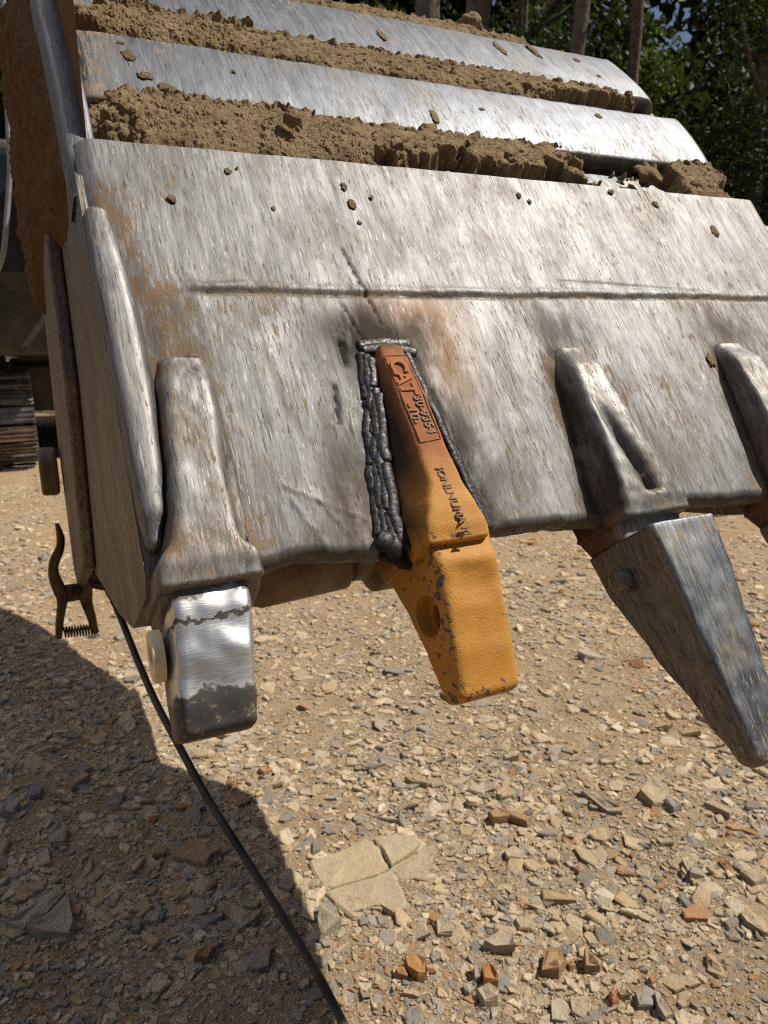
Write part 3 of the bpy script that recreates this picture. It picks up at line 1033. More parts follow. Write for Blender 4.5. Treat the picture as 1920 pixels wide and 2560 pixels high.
sd = 0
for c in range(4):
    f = (c + .5) / 4
    cuts = [[.302, .365, .445, .525], [.306, .41, .53], [.312, .352, .43, .50, .535], [.36, .445, .53]][c]
    for a, b in zip(cuts[:-1], cuts[1:]):
        ss_ = np.linspace(a, b, 8)
        uu = np.interp(ss_, lb[:, 0], lb[:, 1]) * (1 - f) + np.interp(ss_, rb_[:, 0], rb_[:, 1]) * f
        hh = .001 + .008 * f + 0 * ss_ - .006 * sstep(.3, .54, ss_)
        bead(np.stack([uu, ss_, hh], -1), .0042 + .0008 * sstep(.3, .5, (a + b) / 2), ad_y, .25 * (c % 2), sd)
        sd += 1
bead([(.354, .292, .0005), (.39, .289, .0008), (.424, .290, .0)], .0055, ad_y, 0, 31)
bead([(.358, .299, .0028), (.39, .298, .004), (.428, .303, .001)], .0045, ad_y, 0, 32)
for k, (o_, r) in enumerate([(.003, .0036), (.010, .0040)]):
    pth = [(.412, .305), (.419, .36), (.426, .42), (.436, .48), (.4425, .535)]
    bead([(u + o_ * (.4 + 1.2 * (s - .3)), s, .004 - .004 * k - .006 * sstep(.4, .54, s)) for u, s in pth], r, ad_y, .45, 40 + k)
for k, (u, s, h, r) in enumerate([(.317, .532, -.002, .009), (.328, .538, -.004, .010), (.338, .534, -.001, .008), (.330, .547, -.012, .008), (.34, .55, -.016, .009), (.323, .542, -.014, .007)]):
    bead([(u - .006, s - .003, h), (u + .002, s + .001, h + .002), (u + .008, s + .003, h)], r, ad_y, .75, 60 + k)

# left (ground) adapter ---------------------------------------------
l_sh = [(.310, .120, .133, .170, .182, -.01, .010), (.345, .116, .127, .170, .186, -.01, .021), (.42, .110, .118, .167, .188, -.01, .028), (.48, .102, .112, .163, .186, -.01, .031), (.515, .092, .103, .166, .186, -.02, .033), (.535, .083, .088, .178, .186, -.06, .034), (.553, .083, .086, .180, .184, -.085, .031)]


def l_sub(V):
    # cast valleys either side of the ridge
    r = sstep(.40, .46, V[:, 1]) * (1 - sstep(.515, .53, V[:, 1]))
    V[:, 2] -= .012 * r * np.exp(-((V[:, 0] - .171 - .02 * (V[:, 1] - .45)) / .006) ** 2) * (V[:, 2] > 0)
    return V


A1 = bar(l_sh, .007, 5, 9, .004, .004, .004, .0008, 70, sub=l_sub)
l_lg = [(.40, .10, .10, .18, .18, -.06, -.036), (.52, .086, .086, .182, .182, -.075, -.02), (.556, .086, .088, .180, .182, -.085, .015), (.572, .088, .092, .176, .178, -.075, -.03)]
A2 = bar(l_lg, .008, 5, 5, .006, .003, .006, .0008, 60)
V, F = join([A1, A2])
q = usv_of(V)
gr = .75 * np.exp(-((q[:, 0] - .104 + .08 * (q[:, 1] - .5)) / .009) ** 2) * (1 - sstep(.52, .54, q[:, 1])) + .5 * np.exp(-((q[:, 0] - .172) / .006) ** 2) * sstep(.40, .48, q[:, 1]) * (1 - sstep(.515, .53, q[:, 1])) + .4 * np.exp(-((q[:, 1] - .32) / .012) ** 2)
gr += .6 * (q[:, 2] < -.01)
ad_l = bobj("tooth_adapter", V, F, M['adapter'], bucket, dict(grime=gr - .1, rust_shade=np.clip(gr, 0, 1), burn_shade=np.clip(gr - .35, 0, .6)), sharp=50)
ad_l['label'] = "worn left corner adapter with a freshly ground bare nose"
l_ns = [(.545, .094, .099, .166, .169, -.066, .020), (.575, .090, .096, .165, .168, -.060, .021), (.61, .087, .093, .162, .165, -.052, .014), (.65, .084, .091, .157, .161, -.045, .004), (.672, .083, .090, .154, .158, -.041, -.003)]
V, F = bar(l_ns, .008, 6, 10, .0035, 0, .008, .0009, 26)
bobj("adapter_nose", V, F, M['ground'], ad_l, sharp=60)
# cream retainer ring in the pin hole
n = 40
prof = [(.0235, .0), (.0235, -.008), (.0225, -.010), (.012, -.010), (.011, -.009), (.011, .0)]
V = []
a = np.linspace(0, 2 * pi, n, endpoint=False)
for r, du in prof:
    V.append(L(np.full(n, .0865) + du, .600 + r * np.cos(a), -.028 + r * np.sin(a)))
V = np.concatenate(V)
bobj("pin_retainer", V, grid_faces(len(prof), n, True), M['cream'], ad_l, sharp=40)
V, F = lcyl(.082, .086, .600, -.028, .0112)
bobj("dark_hole_disc", V, F, M['void'], ad_l, smooth=False)  # near-black disc stands in for the shade inside the hole


# worn adapters with tips -------------------------------------------
def worn_adapter(c, hollow, parent=bucket, label=None, flat=False):
    w0 = .012 if flat else 0
    st = [(.308, c - .034 - w0, c - .022 - w0, c + .010, c + .032, -.01, .008), (.345, c - .042, c - .030 - w0, c + .014, c + .036, -.01, .026), (.42, c - .049, c - .033 - w0, c + .020, c + .044, -.01, .033),
          (.48, c - .055, c - .036 - w0, c + .032, c + .054, -.01, .034), (.515, c - .058, c - .040, c + .045, c + .066, -.01, .032), (.532, c - .056, c - .048, c + .056, c + .068, -.03, .030), (.549, c - .054, c - .048, c + .058, c + .066, -.07, .026)]

    def sub(V):
        if hollow:
            cc = c - .024 + .035 * np.clip((V[:, 1] - .38) / .15, 0, 1) - .004
            r = sstep(.375, .46, V[:, 1]) * (1 - sstep(.522, .532, V[:, 1]))
            V[:, 2] -= .012 * r * np.exp(-((V[:, 0] - cc) / .0085) ** 2) * (V[:, 2] > .002)
        return V
    B1 = bar(st, .008, 5, 12, .0035, .004, .005, .0010, 55, sub=sub)
    lg = [(.40, c - .04, c - .04, c + .045, c + .045, -.06, -.036), (.505, c - .047, c - .046, c + .056, c + .058, -.078, -.02), (.545, c - .047, c - .046, c + .056, c + .058, -.074, .01), (.582, c - .045, c - .044, c + .052, c + .053, -.060, .005)]
    B2 = bar(lg, .008, 4, 6, .006, .004, .006, .0009, 60)
    V, F = join([B1, B2])
    q = usv_of(V)
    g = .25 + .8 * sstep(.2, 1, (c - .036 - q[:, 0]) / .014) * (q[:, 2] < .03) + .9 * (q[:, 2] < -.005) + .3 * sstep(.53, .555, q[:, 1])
    b = np.clip(1.0 * sstep(0, .7, (c - .033 - w0 - q[:, 0]) / .012) * (1 - sstep(.53, .56, q[:, 1])) + .5 * (q[:, 2] < -.005), 0, .85)  # left flank blackened: grime and the ridge's own shade painted together
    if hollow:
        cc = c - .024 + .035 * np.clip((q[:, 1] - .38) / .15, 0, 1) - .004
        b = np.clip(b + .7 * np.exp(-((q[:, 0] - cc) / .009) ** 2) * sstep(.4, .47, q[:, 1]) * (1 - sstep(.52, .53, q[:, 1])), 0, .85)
    o = bobj("tooth_adapter", V, F, M['adapter'], parent, dict(grime=g - .3, burn_shade=b, rust_shade=np.clip(g - .5, 0, 1)), sharp=50)
    if label:
        o['label'] = label
    return o


def tip(c, parent, label=None):
    st = [(.578, c - .052, c - .048, c + .050, c + .053, -.058, .058), (.62, c - .051, c - .046, c + .047, c + .050, -.053, .057), (.70, c - .044, c - .040, c + .040, c + .043, -.028, .053), (.78, c - .036, c - .032, c + .032, c + .035, .000, .049), (.835, c - .030, c - .026, c + .025, c + .029, .016, .045)]
    V, F = bar(st, .007, 5, 10, .005, .003, .012, .0010, 40)
    q = usv_of(V)
    top = sstep(.03, .045, q[:, 2])
    g = .35 * (1 - top) + .35 * np.exp(-((q[:, 1] - .60) / .014) ** 2) * top + .25 * sstep(.78, .84, q[:, 1]) - .05
    o = bobj("tooth_tip", V, F, M['tip'], parent, dict(grime=g, rust_shade=(1 - top) * .35), sharp=50)
    if label:
        o['label'] = label
    n = 28
    a = np.linspace(0, 2 * pi, n, endpoint=False)
    V = np.concatenate([L(np.full(n, c - .051 + du), .619 + r * np.cos(a), -.014 + r * np.sin(a)) for r, du in [(.0135, .01), (.0135, -.010), (.0115, -.0135), (.005, -.015)]])
    F = grid_faces(4, n, True).tolist() + [[3 * n + i for i in range(n)]]
    pin = bobj("retaining_pin", V, F, M['dirty'], parent, sharp=40)
    return o


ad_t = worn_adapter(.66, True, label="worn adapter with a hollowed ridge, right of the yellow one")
tip(.66, ad_t, "dark scraped tooth tip with its pin showing")
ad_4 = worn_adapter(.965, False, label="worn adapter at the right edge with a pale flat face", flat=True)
tip(.965, ad_4)
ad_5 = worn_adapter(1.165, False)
tip(1.165, ad_5)

# ------------------------------------------------------------------ caked mud between the plates


def gap_mud(lo, hi, u0, u1, name, bulge, holes, seed, over_hi=.006, rag_lo=.0):
    """mud packed in the groove between two plates; holes: (u, v, ru, rv) places where it fell out"""
    lo, hi = np.array(lo), np.array(hi)
    ln = np.linalg.norm(hi - lo)
    t = (hi - lo) / ln
    n = np.array([-t[1], t[0]])
    nu, nv = 640, 100
    us = np.linspace(u0, u1, nu)
    vs = np.linspace(-.04, 1.0, nv)
    U = np.repeat(us[:, None], nv, 1)
    Vv = np.repeat(vs[None, :], nu, 0)
    q = np.stack([U.ravel(), Vv.ravel() * ln, 0 * U.ravel() + seed * 3.7], -1)

    def nz(sc, o, **k):
        return fbm(q * sc + seed, o, **k).reshape(U.shape)
    big = nz(16, 3)
    prof = sstep(-.02, .34, Vv + .16 * big) * (1 - .75 * sstep(.72, 1.0, Vv))
    h = .45 * bulge * (1.0 + .9 * big) * prof
    h += (.0042 * nz(38, 3, gain=.5) + .0028 * nz(np.array([100, 120, 1]), 4, ridge=True) - .002) * (.25 + .75 * prof)
    h += .0009 * nz(230, 2)
    hv = np.where(Vv > .9, over_hi * (Vv - .9) / .1, 0)
    h += hv * (.7 + nz(60, 3))
    h -= .007 * (1 - sstep(-.02, .22, Vv + .1 * big))
    m = np.zeros_like(U)
    for (hu, hvv, ru, rv) in holes:
        d = ((U - hu) / ru) ** 2 + ((Vv - hvv) / rv) ** 2
        m = np.maximum(m, 1 - sstep(.78, 1.12, np.sqrt(d) + .5 * nz(26, 3) + .1 * nz(110, 2)))
    h = h * (1 - m) - .034 * m
    # fade at both ends
    e = np.minimum(sstep(u0 - .01, u0 + .05, U + .03 * big), sstep(u1, u1 - .02, U))
    h = h * e - .03 * (1 - e)
    Vs = Vv + .03 * nz(40, 3) * sstep(.05, .3, Vv)
    wz = lo + (Vs * ln)[..., None] * t + h[..., None] * n
    P = np.concatenate([U[..., None], wz], -1).reshape(-1, 3)
    for ax in range(3):
        P[:, ax] += .0020 * fbm(P * 85 + 7 * ax, 3) + .0008 * fbm(P * 330 + 11 * ax, 2)
    F = grid_faces(nu, nv)
    usv = np.stack([U, Vv * ln, h + seed], -1).reshape(-1, 3)
    rust_shade = np.clip(.9 - Vv * 4 + nz(30, 2), 0, 1) * .8
    return bobj(name, P - RO, F, M['mud'], bucket, dict(rust_shade=rust_shade.ravel()), usv=usv)


gap_mud(sh2wz(.004, -.004), pD + .010 * np.array([.6, .8]), .11, 1.21, "caked_mud", .007,
        [(.50, .0, .06, .44), (.61, .0, .10, .62), (.71, .0, .06, .46), (.79, .0, .06, .56), (.96, .42, .13, .36), (.90, .85, .05, .2), (1.19, .2, .03, .3), (.98, .95, .13, .16)], 1)
# the same groove is buried deeper at its left end
gap_mud(sh2wz(.010, -.002), pD + np.array([.010, .014]), .112, .56, "caked_mud", .010, [(.62, .5, .14, .9), (.5, 1.05, .10, .35)], 5, .008)
gap_mud(pE + .004 * np.array([.5, .8]) - .006 * np.array([-.6, .8]), pF + .006 * np.array([.6, .8]), .10, 1.2, "caked_mud", .008, [(1.06, .25, .16, .5), (1.16, .6, .05, .6)], 2)
gap_mud(pE + np.array([.0, .0]), pF + np.array([.010, .012]), .105, .42, "caked_mud", .010, [(.46, .5, .1, .9)], 6, .01)
gap_mud(pG + np.array([.0, -.006]), np.array([1.53, CAM_H + .578]), .12, 1.02, "caked_mud", .020, [], 3, .014)
gap_mud(pG + np.array([.0, -.006]), np.array([1.53, CAM_H + .568]), 1.0, 1.12, "caked_mud", .006, [], 8, .004)

# thick mud stuck to the outside of the left side plate
poly = np.array([(1.54, .535), (1.32, .385), (1.16, .275), (1.08, .18), (1.12, .10), (1.30, .08), (1.55, .05), (1.62, -.02), (1.80, .0), (1.93, .25), (1.96, .58), (1.72, .575)])


def inside_dist(w, z, poly):
    n = len(poly)
    ins = np.zeros(w.shape, bool)
    dist = np.full(w.shape, 9.)
    for i in range(n):
        a, b = poly[i], poly[(i + 1) % n]
        c = (a[1] > z) != (b[1] > z)
        with np.errstate(divide='ignore', invalid='ignore'):
            xx = (b[0] - a[0]) * (z - a[1]) / (b[1] - a[1] + 1e-12) + a[0]
        ins ^= c & (w < xx)
        ab = b - a
        t = np.clip(((w - a[0]) * ab[0] + (z - a[1]) * ab[1]) / (ab @ ab), 0, 1)
        dist = np.minimum(dist, np.hypot(w - a[0] - t * ab[0], z - a[1] - t * ab[1]))
    return np.where(ins, dist, -dist)


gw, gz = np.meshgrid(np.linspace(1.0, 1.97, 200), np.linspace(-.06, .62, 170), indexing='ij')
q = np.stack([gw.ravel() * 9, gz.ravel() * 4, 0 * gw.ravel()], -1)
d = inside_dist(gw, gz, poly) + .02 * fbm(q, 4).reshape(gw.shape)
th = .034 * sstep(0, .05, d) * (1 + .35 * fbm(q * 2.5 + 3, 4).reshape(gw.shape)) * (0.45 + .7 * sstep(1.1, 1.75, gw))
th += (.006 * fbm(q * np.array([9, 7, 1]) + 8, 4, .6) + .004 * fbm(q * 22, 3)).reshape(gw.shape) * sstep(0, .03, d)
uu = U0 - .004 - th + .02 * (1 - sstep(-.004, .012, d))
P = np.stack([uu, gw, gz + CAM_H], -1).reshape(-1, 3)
bobj("caked_mud", P - RO, grid_faces(200, 170), M['mud'], bucket, dict(rust_shade=np.full(len(P), 1.3)), usv=np.stack([gw, gz * .35, uu], -1).reshape(-1, 3))  # darker brown stands in for the shade on this side

# clods and smears of mud on the plates


def clod(name, P0, size, n, seed, mat='mud', flat=.35, dark=.2):
    bm = bmesh.new()
    bmesh.ops.create_icosphere(bm, subdivisions=3, radius=1)
    V = np.array([v.co[:] for v in bm.verts])
    F = [[v.index for v in f.verts] for f in bm.faces]
    bm.free()
    V *= (1 + .6 * fbm(V * 1.4 + seed * 5.1, 4, .55))[:, None] * (.55 if name == 'mud_clod' else 1)
    if name == 'mud_clod':
        V[:, 2] *= .45
    n = np.array([0, n[0], n[1]])
    t = np.array([0, n[2], -n[1]])
    W = V[:, :1] * np.array([1, 0, 0]) * size[0] + V[:, 1:2] * t * size[1] + V[:, 2:3] * n * size[2]
    P = np.asarray(P0) + W
    return bobj(name, P, F, M[mat], bucket, dict(rust_shade=np.full(len(V), dark * .6)))


def surf_plate(a, b, u, f, h=.001):
    a, b = np.array(a), np.array(b)
    t = (b - a) / np.linalg.norm(b - a)
    n = np.array([-t[1], t[0]])
    p = a + (b - a) * f + n * (h + .004 * 4 * f * (1 - f))
    return np.array([u, *p]) - RO, n


for k, (u, f, sx, sy, sz, dk) in enumerate([(.315, .60, .006, .006, .005, 1.0), (.175, .62, .012, .022, .003, .8), (.19, .35, .018, .014, .003, .6), (.215, .22, .02, .014, .003, .6), (.17, .82, .008, .006, .003, .8),
                                            (.62, .30, .012, .03, .003, .3), (.605, .12, .018, .02, .003, .3), (.98, .75, .012, .012, .002, .6), (.72, .55, .01, .006, .002, .3)]):
    p, n = surf_plate(pD, pE, u, f)
    clod("mud_clod", p, (sx, sy, sz), n, k, dark=dk)
for k, (u, f, sx, sy, sz, dk) in enumerate([(.88, .62, .012, .05, .004, .5), (.97, .72, .014, .05, .005, .5), (1.07, .70, .012, .014, .006, .5), (1.09, .35, .008, .008, .003, .4), (.62, .4, .012, .03, .003, .3)]):
    p, n = surf_plate(pF, pG, u, f)
    clod("mud_clod", p, (sx, sy, sz), n, 30 + k, dark=dk)
for k, (u, s, sx, sy, sz, dk) in enumerate([(.255, .035, .007, .009, .003, .6), (.268, .028, .003, .004, .002, .5), (.18, .085, .009, .010, .004, .8), (.405, .045, .007, .012, .002, .7), (.408, .075, .008, .014, .003, .7),
                                            (.44, .06, .004, .006, .002, .3), (.685, .035, .006, .010, .003, .3), (.70, .045, .004, .008, .003, .3), (.30, .09, .005, .006, .002, .4), (.41, .105, .005, .005, .002, .8), (.955, .03, .01, .012, .003, .9), (.87, .012, .01, .008, .004, .9),
                                            (.112, .30, .008, .012, .006, .1), (.165, .302, .012, .007, .006, .3), (.905, .33, .012, .02, .004, .2), (1.06, .08, .012, .02, .003, .5)]):
    clod("mud_clod", L(u, s, .0015), (sx, sy, sz), SN, 60 + k, dark=dk)
# a chip of pale stone lying on the bare shell, and a lump on the top ridge
for (u, P2, sz) in [(1.0, (pC + pD) / 2 + np.array([.004, .004]), (.02, .026, .010)), (.93, np.array([1.50, CAM_H + .585]), (.022, .016, .018)), (.36, (pC + pD) / 2 + np.array([-.012, .022]), (.012, .012, .010))]:
    clod("embedded_pebble", np.array([u, *P2]) - RO, sz, np.array([-.6, .8]), int(u * 90), dark=0)
# dry root sticking out of the top strip of mud
pts = [(.62, 1.49, CAM_H + .565), (.655, 1.495, CAM_H + .60), (.675, 1.50, CAM_H + .66), (.69, 1.50, CAM_H + .70), (.715, 1.51, CAM_H + .712), (.73, 1.51, CAM_H + .71)]
pts = np.array(pts)
tt = np.linspace(0, 1, 24)
pp = np.stack([np.interp(tt, np.linspace(0, 1, 6), pts[:, i]) for i in range(3)], -1)
for _ in range(4):
    pp[1:-1] = (pp[:-2] + 2 * pp[1:-1] + pp[2:]) / 4
V, F = tube(pp, np.linspace(.0016, .0009, 24), 6)
bobj("dry_root", V - RO, F, M['root'], bucket)

# ------------------------------------------------------------------ ground clamp and its cable
F_ = np.array([0, cos(PITCH), -sin(PITCH)])
U_ = np.array([0, sin(PITCH), cos(PITCH)])


def ray(px, py):
    return F_ + (px - 960) / FPX * np.array([1., 0, 0]) - (py - 1280) / FPX * U_


def on_w(px, py, w):
    """point on the vertical plane at distance w behind the lip line -> (u, w, z)"""
    r = ray(px, py)
    t = w / (r @ WAX)
    p = r * t
    return np.array([p @ UAX, w, p[2] + CAM_H])


def on_ground(px, py, z=0.0):
    r = ray(px, py)
    t = (CAM_H - z) / -r[2]
    return np.array([r[0] * t, r[1] * t, z])


CW = 1.65
c0 = on_w(200, 1490, CW)
cl_loc = uw2world(*c0)
clamp = thing("ground_clamp", "brown spring-jaw welding ground clamp biting the bucket's side plate beside the black cable", "ground clamp", tuple(cl_loc), YAW)


def smooth_path(P, n=40, it=2):
    P = np.array(P, float)
    d = np.r_[0, np.cumsum(np.linalg.norm(np.diff(P, axis=0), axis=1))]
    t = np.linspace(0, d[-1], n)
    Q = np.stack([np.interp(t, d, P[:, i]) for i in range(P.shape[1])], -1)
    for _ in range(it):
        Q[1:-1] = (Q[:-2] + 2 * Q[1:-1] + Q[2:]) / 4
    return Q


def clamp_arm(pix, name, wid, thick=.03, w0=CW):
    """flat cast arm following pixels-wide outline, given depth thick"""
    P = smooth_path([on_w(x, y, w0) - c0 for x, y in pix], 36, 4)
    T = np.gradient(P, axis=0)
    T /= np.linalg.norm(T, axis=1)[:, None]
    Nn = np.stack([-T[:, 2], 0 * T[:, 0], T[:, 0]], -1)
    wd = np.interp(np.linspace(0, 1, len(P)), np.linspace(0, 1, len(wid)), wid)
    a = np.linspace(0, 2 * pi, 12, endpoint=False)
    sq = lambda x: np.sign(x) * np.abs(x) ** .6
    wd = wd * 1.15
    V = np.concatenate([P[i] + wd[i] * sq(np.cos(a))[:, None] * Nn[i] + thick / 2 * sq(np.sin(a))[:, None] * np.array([0, 1., 0]) for i in range(len(P))])
    F = grid_faces(len(P), 12, True).tolist() + [list(range(12)), [(len(P) - 1) * 12 + i for i in range(12)][::-1]]
    return mesh_obj(name, V, F, M['clamp'], clamp, True, sharp=50)


clamp_arm([(143, 1312), (153, 1345), (152, 1372), (135, 1400), (131, 1430), (142, 1460), (158, 1492), (152, 1530), (148, 1560), (147, 1592)], "jaw_arm", [.004, .007, .0075, .0085, .009, .011, .012, .009, .0075, .007, .006])
clamp_arm([(212, 1448), (212, 1475), (216, 1505), (228, 1540), (236, 1572), (240, 1578)], "jaw_arm", [.013, .014, .011, .009, .008, .006])
V, F = join([box(on_w(190, 1480, CW) - c0, (.046, .02, .036))])
bevel(mesh_obj("pivot_block", V, F, M['clamp'], clamp, False), .004, 2)
V, F = tube([on_w(192, 1480, CW - .02) - c0, on_w(192, 1480, CW + .02) - c0], .009, 16)
mesh_obj("pivot_pin", V, F, M['clamp'], clamp, True, sharp=40)
a0, a1 = on_w(158, 1581, CW) - c0, on_w(238, 1574, CW) - c0
t = np.linspace(0, 1, 220)
turn = 11 * 2 * pi * t
P = a0[None] * (1 - t[:, None]) + a1[None] * t[:, None]
P[:, 2] += .0115 * np.sin(turn)
P[:, 1] += .0115 * np.cos(turn)
V, F = tube(P, .0017, 6)
mesh_obj("coil_spring", V, F, M['spring'], clamp)
V, F = tube([on_w(230, 1456, CW) - c0, on_w(262, 1462, CW) - c0], .013, 14)
mesh_obj("cable_lug", V, F, M['clamp'], clamp, True, sharp=40)
V, F = join([box(on_w(252, 1440, CW) - c0, (.05, .02, .035))])
bevel(mesh_obj("jaw_pad", V, F, M['clamp'], clamp, False), .005, 2)

# cable: hangs from the clamp and swings forward past the viewer to the ground
cab = [(258, 1456, 1.60), (285, 1500, 1.55), (312, 1570, 1.50), (345, 1655, 1.45), (390, 1760, 1.39), (445, 1860, 1.34), (520, 2000, 1.28), (605, 2130, 1.23), (690, 2265, 1.19), (770, 2390, 1.16), (845, 2530, 1.13), (900, 2640, 1.11)]
P = [ray(x, y) * d + np.array([0, 0, CAM_H]) for x, y, d in cab]
P += [np.array([.02, .62, .16]), np.array([.06, .45, .03]), np.array([.12, .2, .012]), np.array([.3, -.4, .012]), np.array([.2, -1.5, .012])]
P = smooth_path(P, 160, 6)
o = P[0].copy()
V, F = tube(P - o, .0069, 12)
cable = mesh_obj("welding_cable", V, F, M['rubber'], None, True)
cable.location = o
tag(cable, "black rubber welding cable sagging from the clamp across the shaded ground", "cable")

# ------------------------------------------------------------------ ground
GR = bpy.data.objects


def ground_h(x, y):
    q = np.stack([x, y, 0 * x], -1)
    d = np.hypot(x, y)
    f = np.clip(1.6 - d / 8, .15, 1)
    return (.016 * fbm(q * 1.3, 4) + .007 * fbm(q * 7 + 3, 4, .6) * f + .0035 * fbm(q * 38 + 9, 3, .6) * np.clip(1.3 - d / 5, 0, 1)) - .004


def axis(lo, hi, d0, g):
    pts, p, d = [lo], lo, d0
    while p < hi:
        p += d
        d = max(d0, d0 * (1 + g * max(0, p - 3.0)))
        pts.append(p)
    return np.array(pts)


ys = np.r_[-40, -12, -5, -2, -.6, axis(.2, 9, .014, .7), np.array([10, 11.5, 13.5, 17, 22, 32, 60, 140, 400])]
xs0 = np.linspace(-1, 1, 260)
fan = np.maximum(1.0, .62 * np.abs(ys) + .45)
X = xs0[None, :] * fan[:, None]
outer = np.array([1.3, 2, 4, 12, 60])
side = outer[None, :] * np.maximum(fan[:, None], 8)
X = np.concatenate([-side[:, ::-1], X, side], 1)
Y = np.repeat(ys[:, None], X.shape[1], 1)
Z = ground_h(X.ravel(), Y.ravel())
g = mesh_obj("ground", np.stack([X.ravel(), Y.ravel(), Z], -1), grid_faces(*X.shape), M['dirt'])
g['kind'] = 'structure'

# stones -------------------------------------------------------------
TAN = np.array([(.54, .43, .285), (.49, .375, .235), (.60, .49, .34), (.45, .335, .205), (.55, .46, .34)])
GREY = np.array([(.33, .295, .245), (.26, .24, .21), (.39, .35, .29), (.30, .265, .22)])
RED = np.array([(.40, .21, .10), (.34, .17, .08), (.40, .25, .14)])


def gravel(n, ymin, ymax, smin, smax, power, seed, embed=.35, K=7, tiny=False):
    r = np.random.default_rng(seed)
    y = ymin * (ymax / ymin) ** r.random(n)
    if power == 0:
        y = ymin + (ymax - ymin) * r.random(n)
    x = (r.random(n) * 2 - 1) * (.60 * y + .12)
    # gather stones into patches, leaving bare soil between
    dens = fbm(np.stack([x * 1.7, y * 1.7, 0 * x + 2], -1), 3)
    keep = r.random(n) < np.clip(.72 + 1.1 * dens, .32, 1)
    x, y = x[keep], y[keep]
    n = len(x)
    sz = smin * (smax / smin) ** (r.random(n) ** 2.2)
    ang = (np.arange(K) + .55 * r.random((n, K))) / K * 2 * pi
    rad = .42 + .66 * r.random((n, K))
    asp = .38 + .6 * r.random(n)
    bx, by = np.cos(ang) * rad, np.sin(ang) * rad * asp[:, None]
    ht = (.07 + .24 * r.random(n) ** 1.5)
    tilt = r.normal(size=(n, 2)) * .2
    top = .78 + .12 * r.random((n, K))
    low = np.stack([bx, by, -ht[:, None] + 0 * bx], -1)
    mid = np.stack([bx * 1.04, by * 1.04, ht[:, None] * (.35 + .3 * r.random((n, K)))], -1)
    up = np.stack([bx * top, by * top, ht[:, None] * (.85 + .3 * r.random((n, K)))], -1)
    apex = np.stack([.15 * r.normal(size=n), .1 * r.normal(size=n), ht * (1.0 + .15 * r.random(n))], -1)[:, None, :]
    P = np.concatenate([mid, up, apex] if tiny else [low, mid, up, apex], 1)
    if tiny:
        P[:, :K, 2] = -.1
    P[..., 2] += P[..., 0] * tilt[:, :1] + P[..., 1] * tilt[:, 1:]
    P *= (sz / 2)[:, None, None]
    a = r.random(n) * 2 * pi
    ca, sa = np.cos(a)[:, None], np.sin(a)[:, None]
    wx = P[..., 0] * ca - P[..., 1] * sa + x[:, None]
    wy = P[..., 0] * sa + P[..., 1] * ca + y[:, None]
    gz = ground_h(x, y)
    wz = P[..., 2] + gz[:, None] + (ht * sz / 2 * (1 - 2 * embed))[:, None] * .6
    V = np.stack([wx, wy, wz], -1).reshape(-1, 3)
    i = np.arange(K)
    j = (i + 1) % K
    tri = np.concatenate([np.stack([i, j, K + j], -1), np.stack([i, K + j, K + i], -1), np.stack([K + i, K + j, 2 * K + j], -1), np.stack([K + i, 2 * K + j, 2 * K + i], -1), np.stack([2 * K + i, 2 * K + j, 0 * i + 3 * K], -1)])
    nv = 3 * K + 1
    if tiny:
        tri = np.concatenate([np.stack([i, j, K + j], -1), np.stack([i, K + j, K + i], -1), np.stack([K + i, K + j, 0 * i + 2 * K], -1)])
        nv = 2 * K + 1
    F = (tri[None] + (np.arange(n) * nv)[:, None, None]).reshape(-1, 3)
    pick = r.random(n) + .35 * fbm(np.stack([x * 2.5, y * 2.5, 0 * x + 7], -1), 2)
    col = np.where((pick < .66)[:, None], TAN[r.integers(0, len(TAN), n)], np.where((pick < 1.06)[:, None], GREY[r.integers(0, len(GREY), n)], RED[r.integers(0, len(RED), n)]))
    col = col * (.8 + .4 * r.random(n))[:, None]
    return V, F, np.repeat(col, nv, 0)


parts = [gravel(110000, 1.0, 3.6, .004, .015, 1, 11, .3, 5, True), gravel(60000, 1.6, 6.5, .008, .026, 1, 12, .35, 5, True), gravel(32000, 1.0, 5.0, .014, .046, 1, 17, .35, 5), gravel(24000, 1.8, 9.0, .022, .07, 1, 13, .4, 5), gravel(6000, 1.5, 7.0, .035, .10, 1, 15, .44, 6)]
VV, FF, CC_, o_ = [], [], [], 0
for v, f, c in parts:
    VV.append(v); FF.append(f + o_); CC_.append(c)
    o_ += len(v)
gv = mesh_obj("gravel", np.concatenate(VV), np.concatenate(FF), M['stone'], None, False, dict(tint=np.concatenate(CC_)))
gv['kind'] = 'stuff'


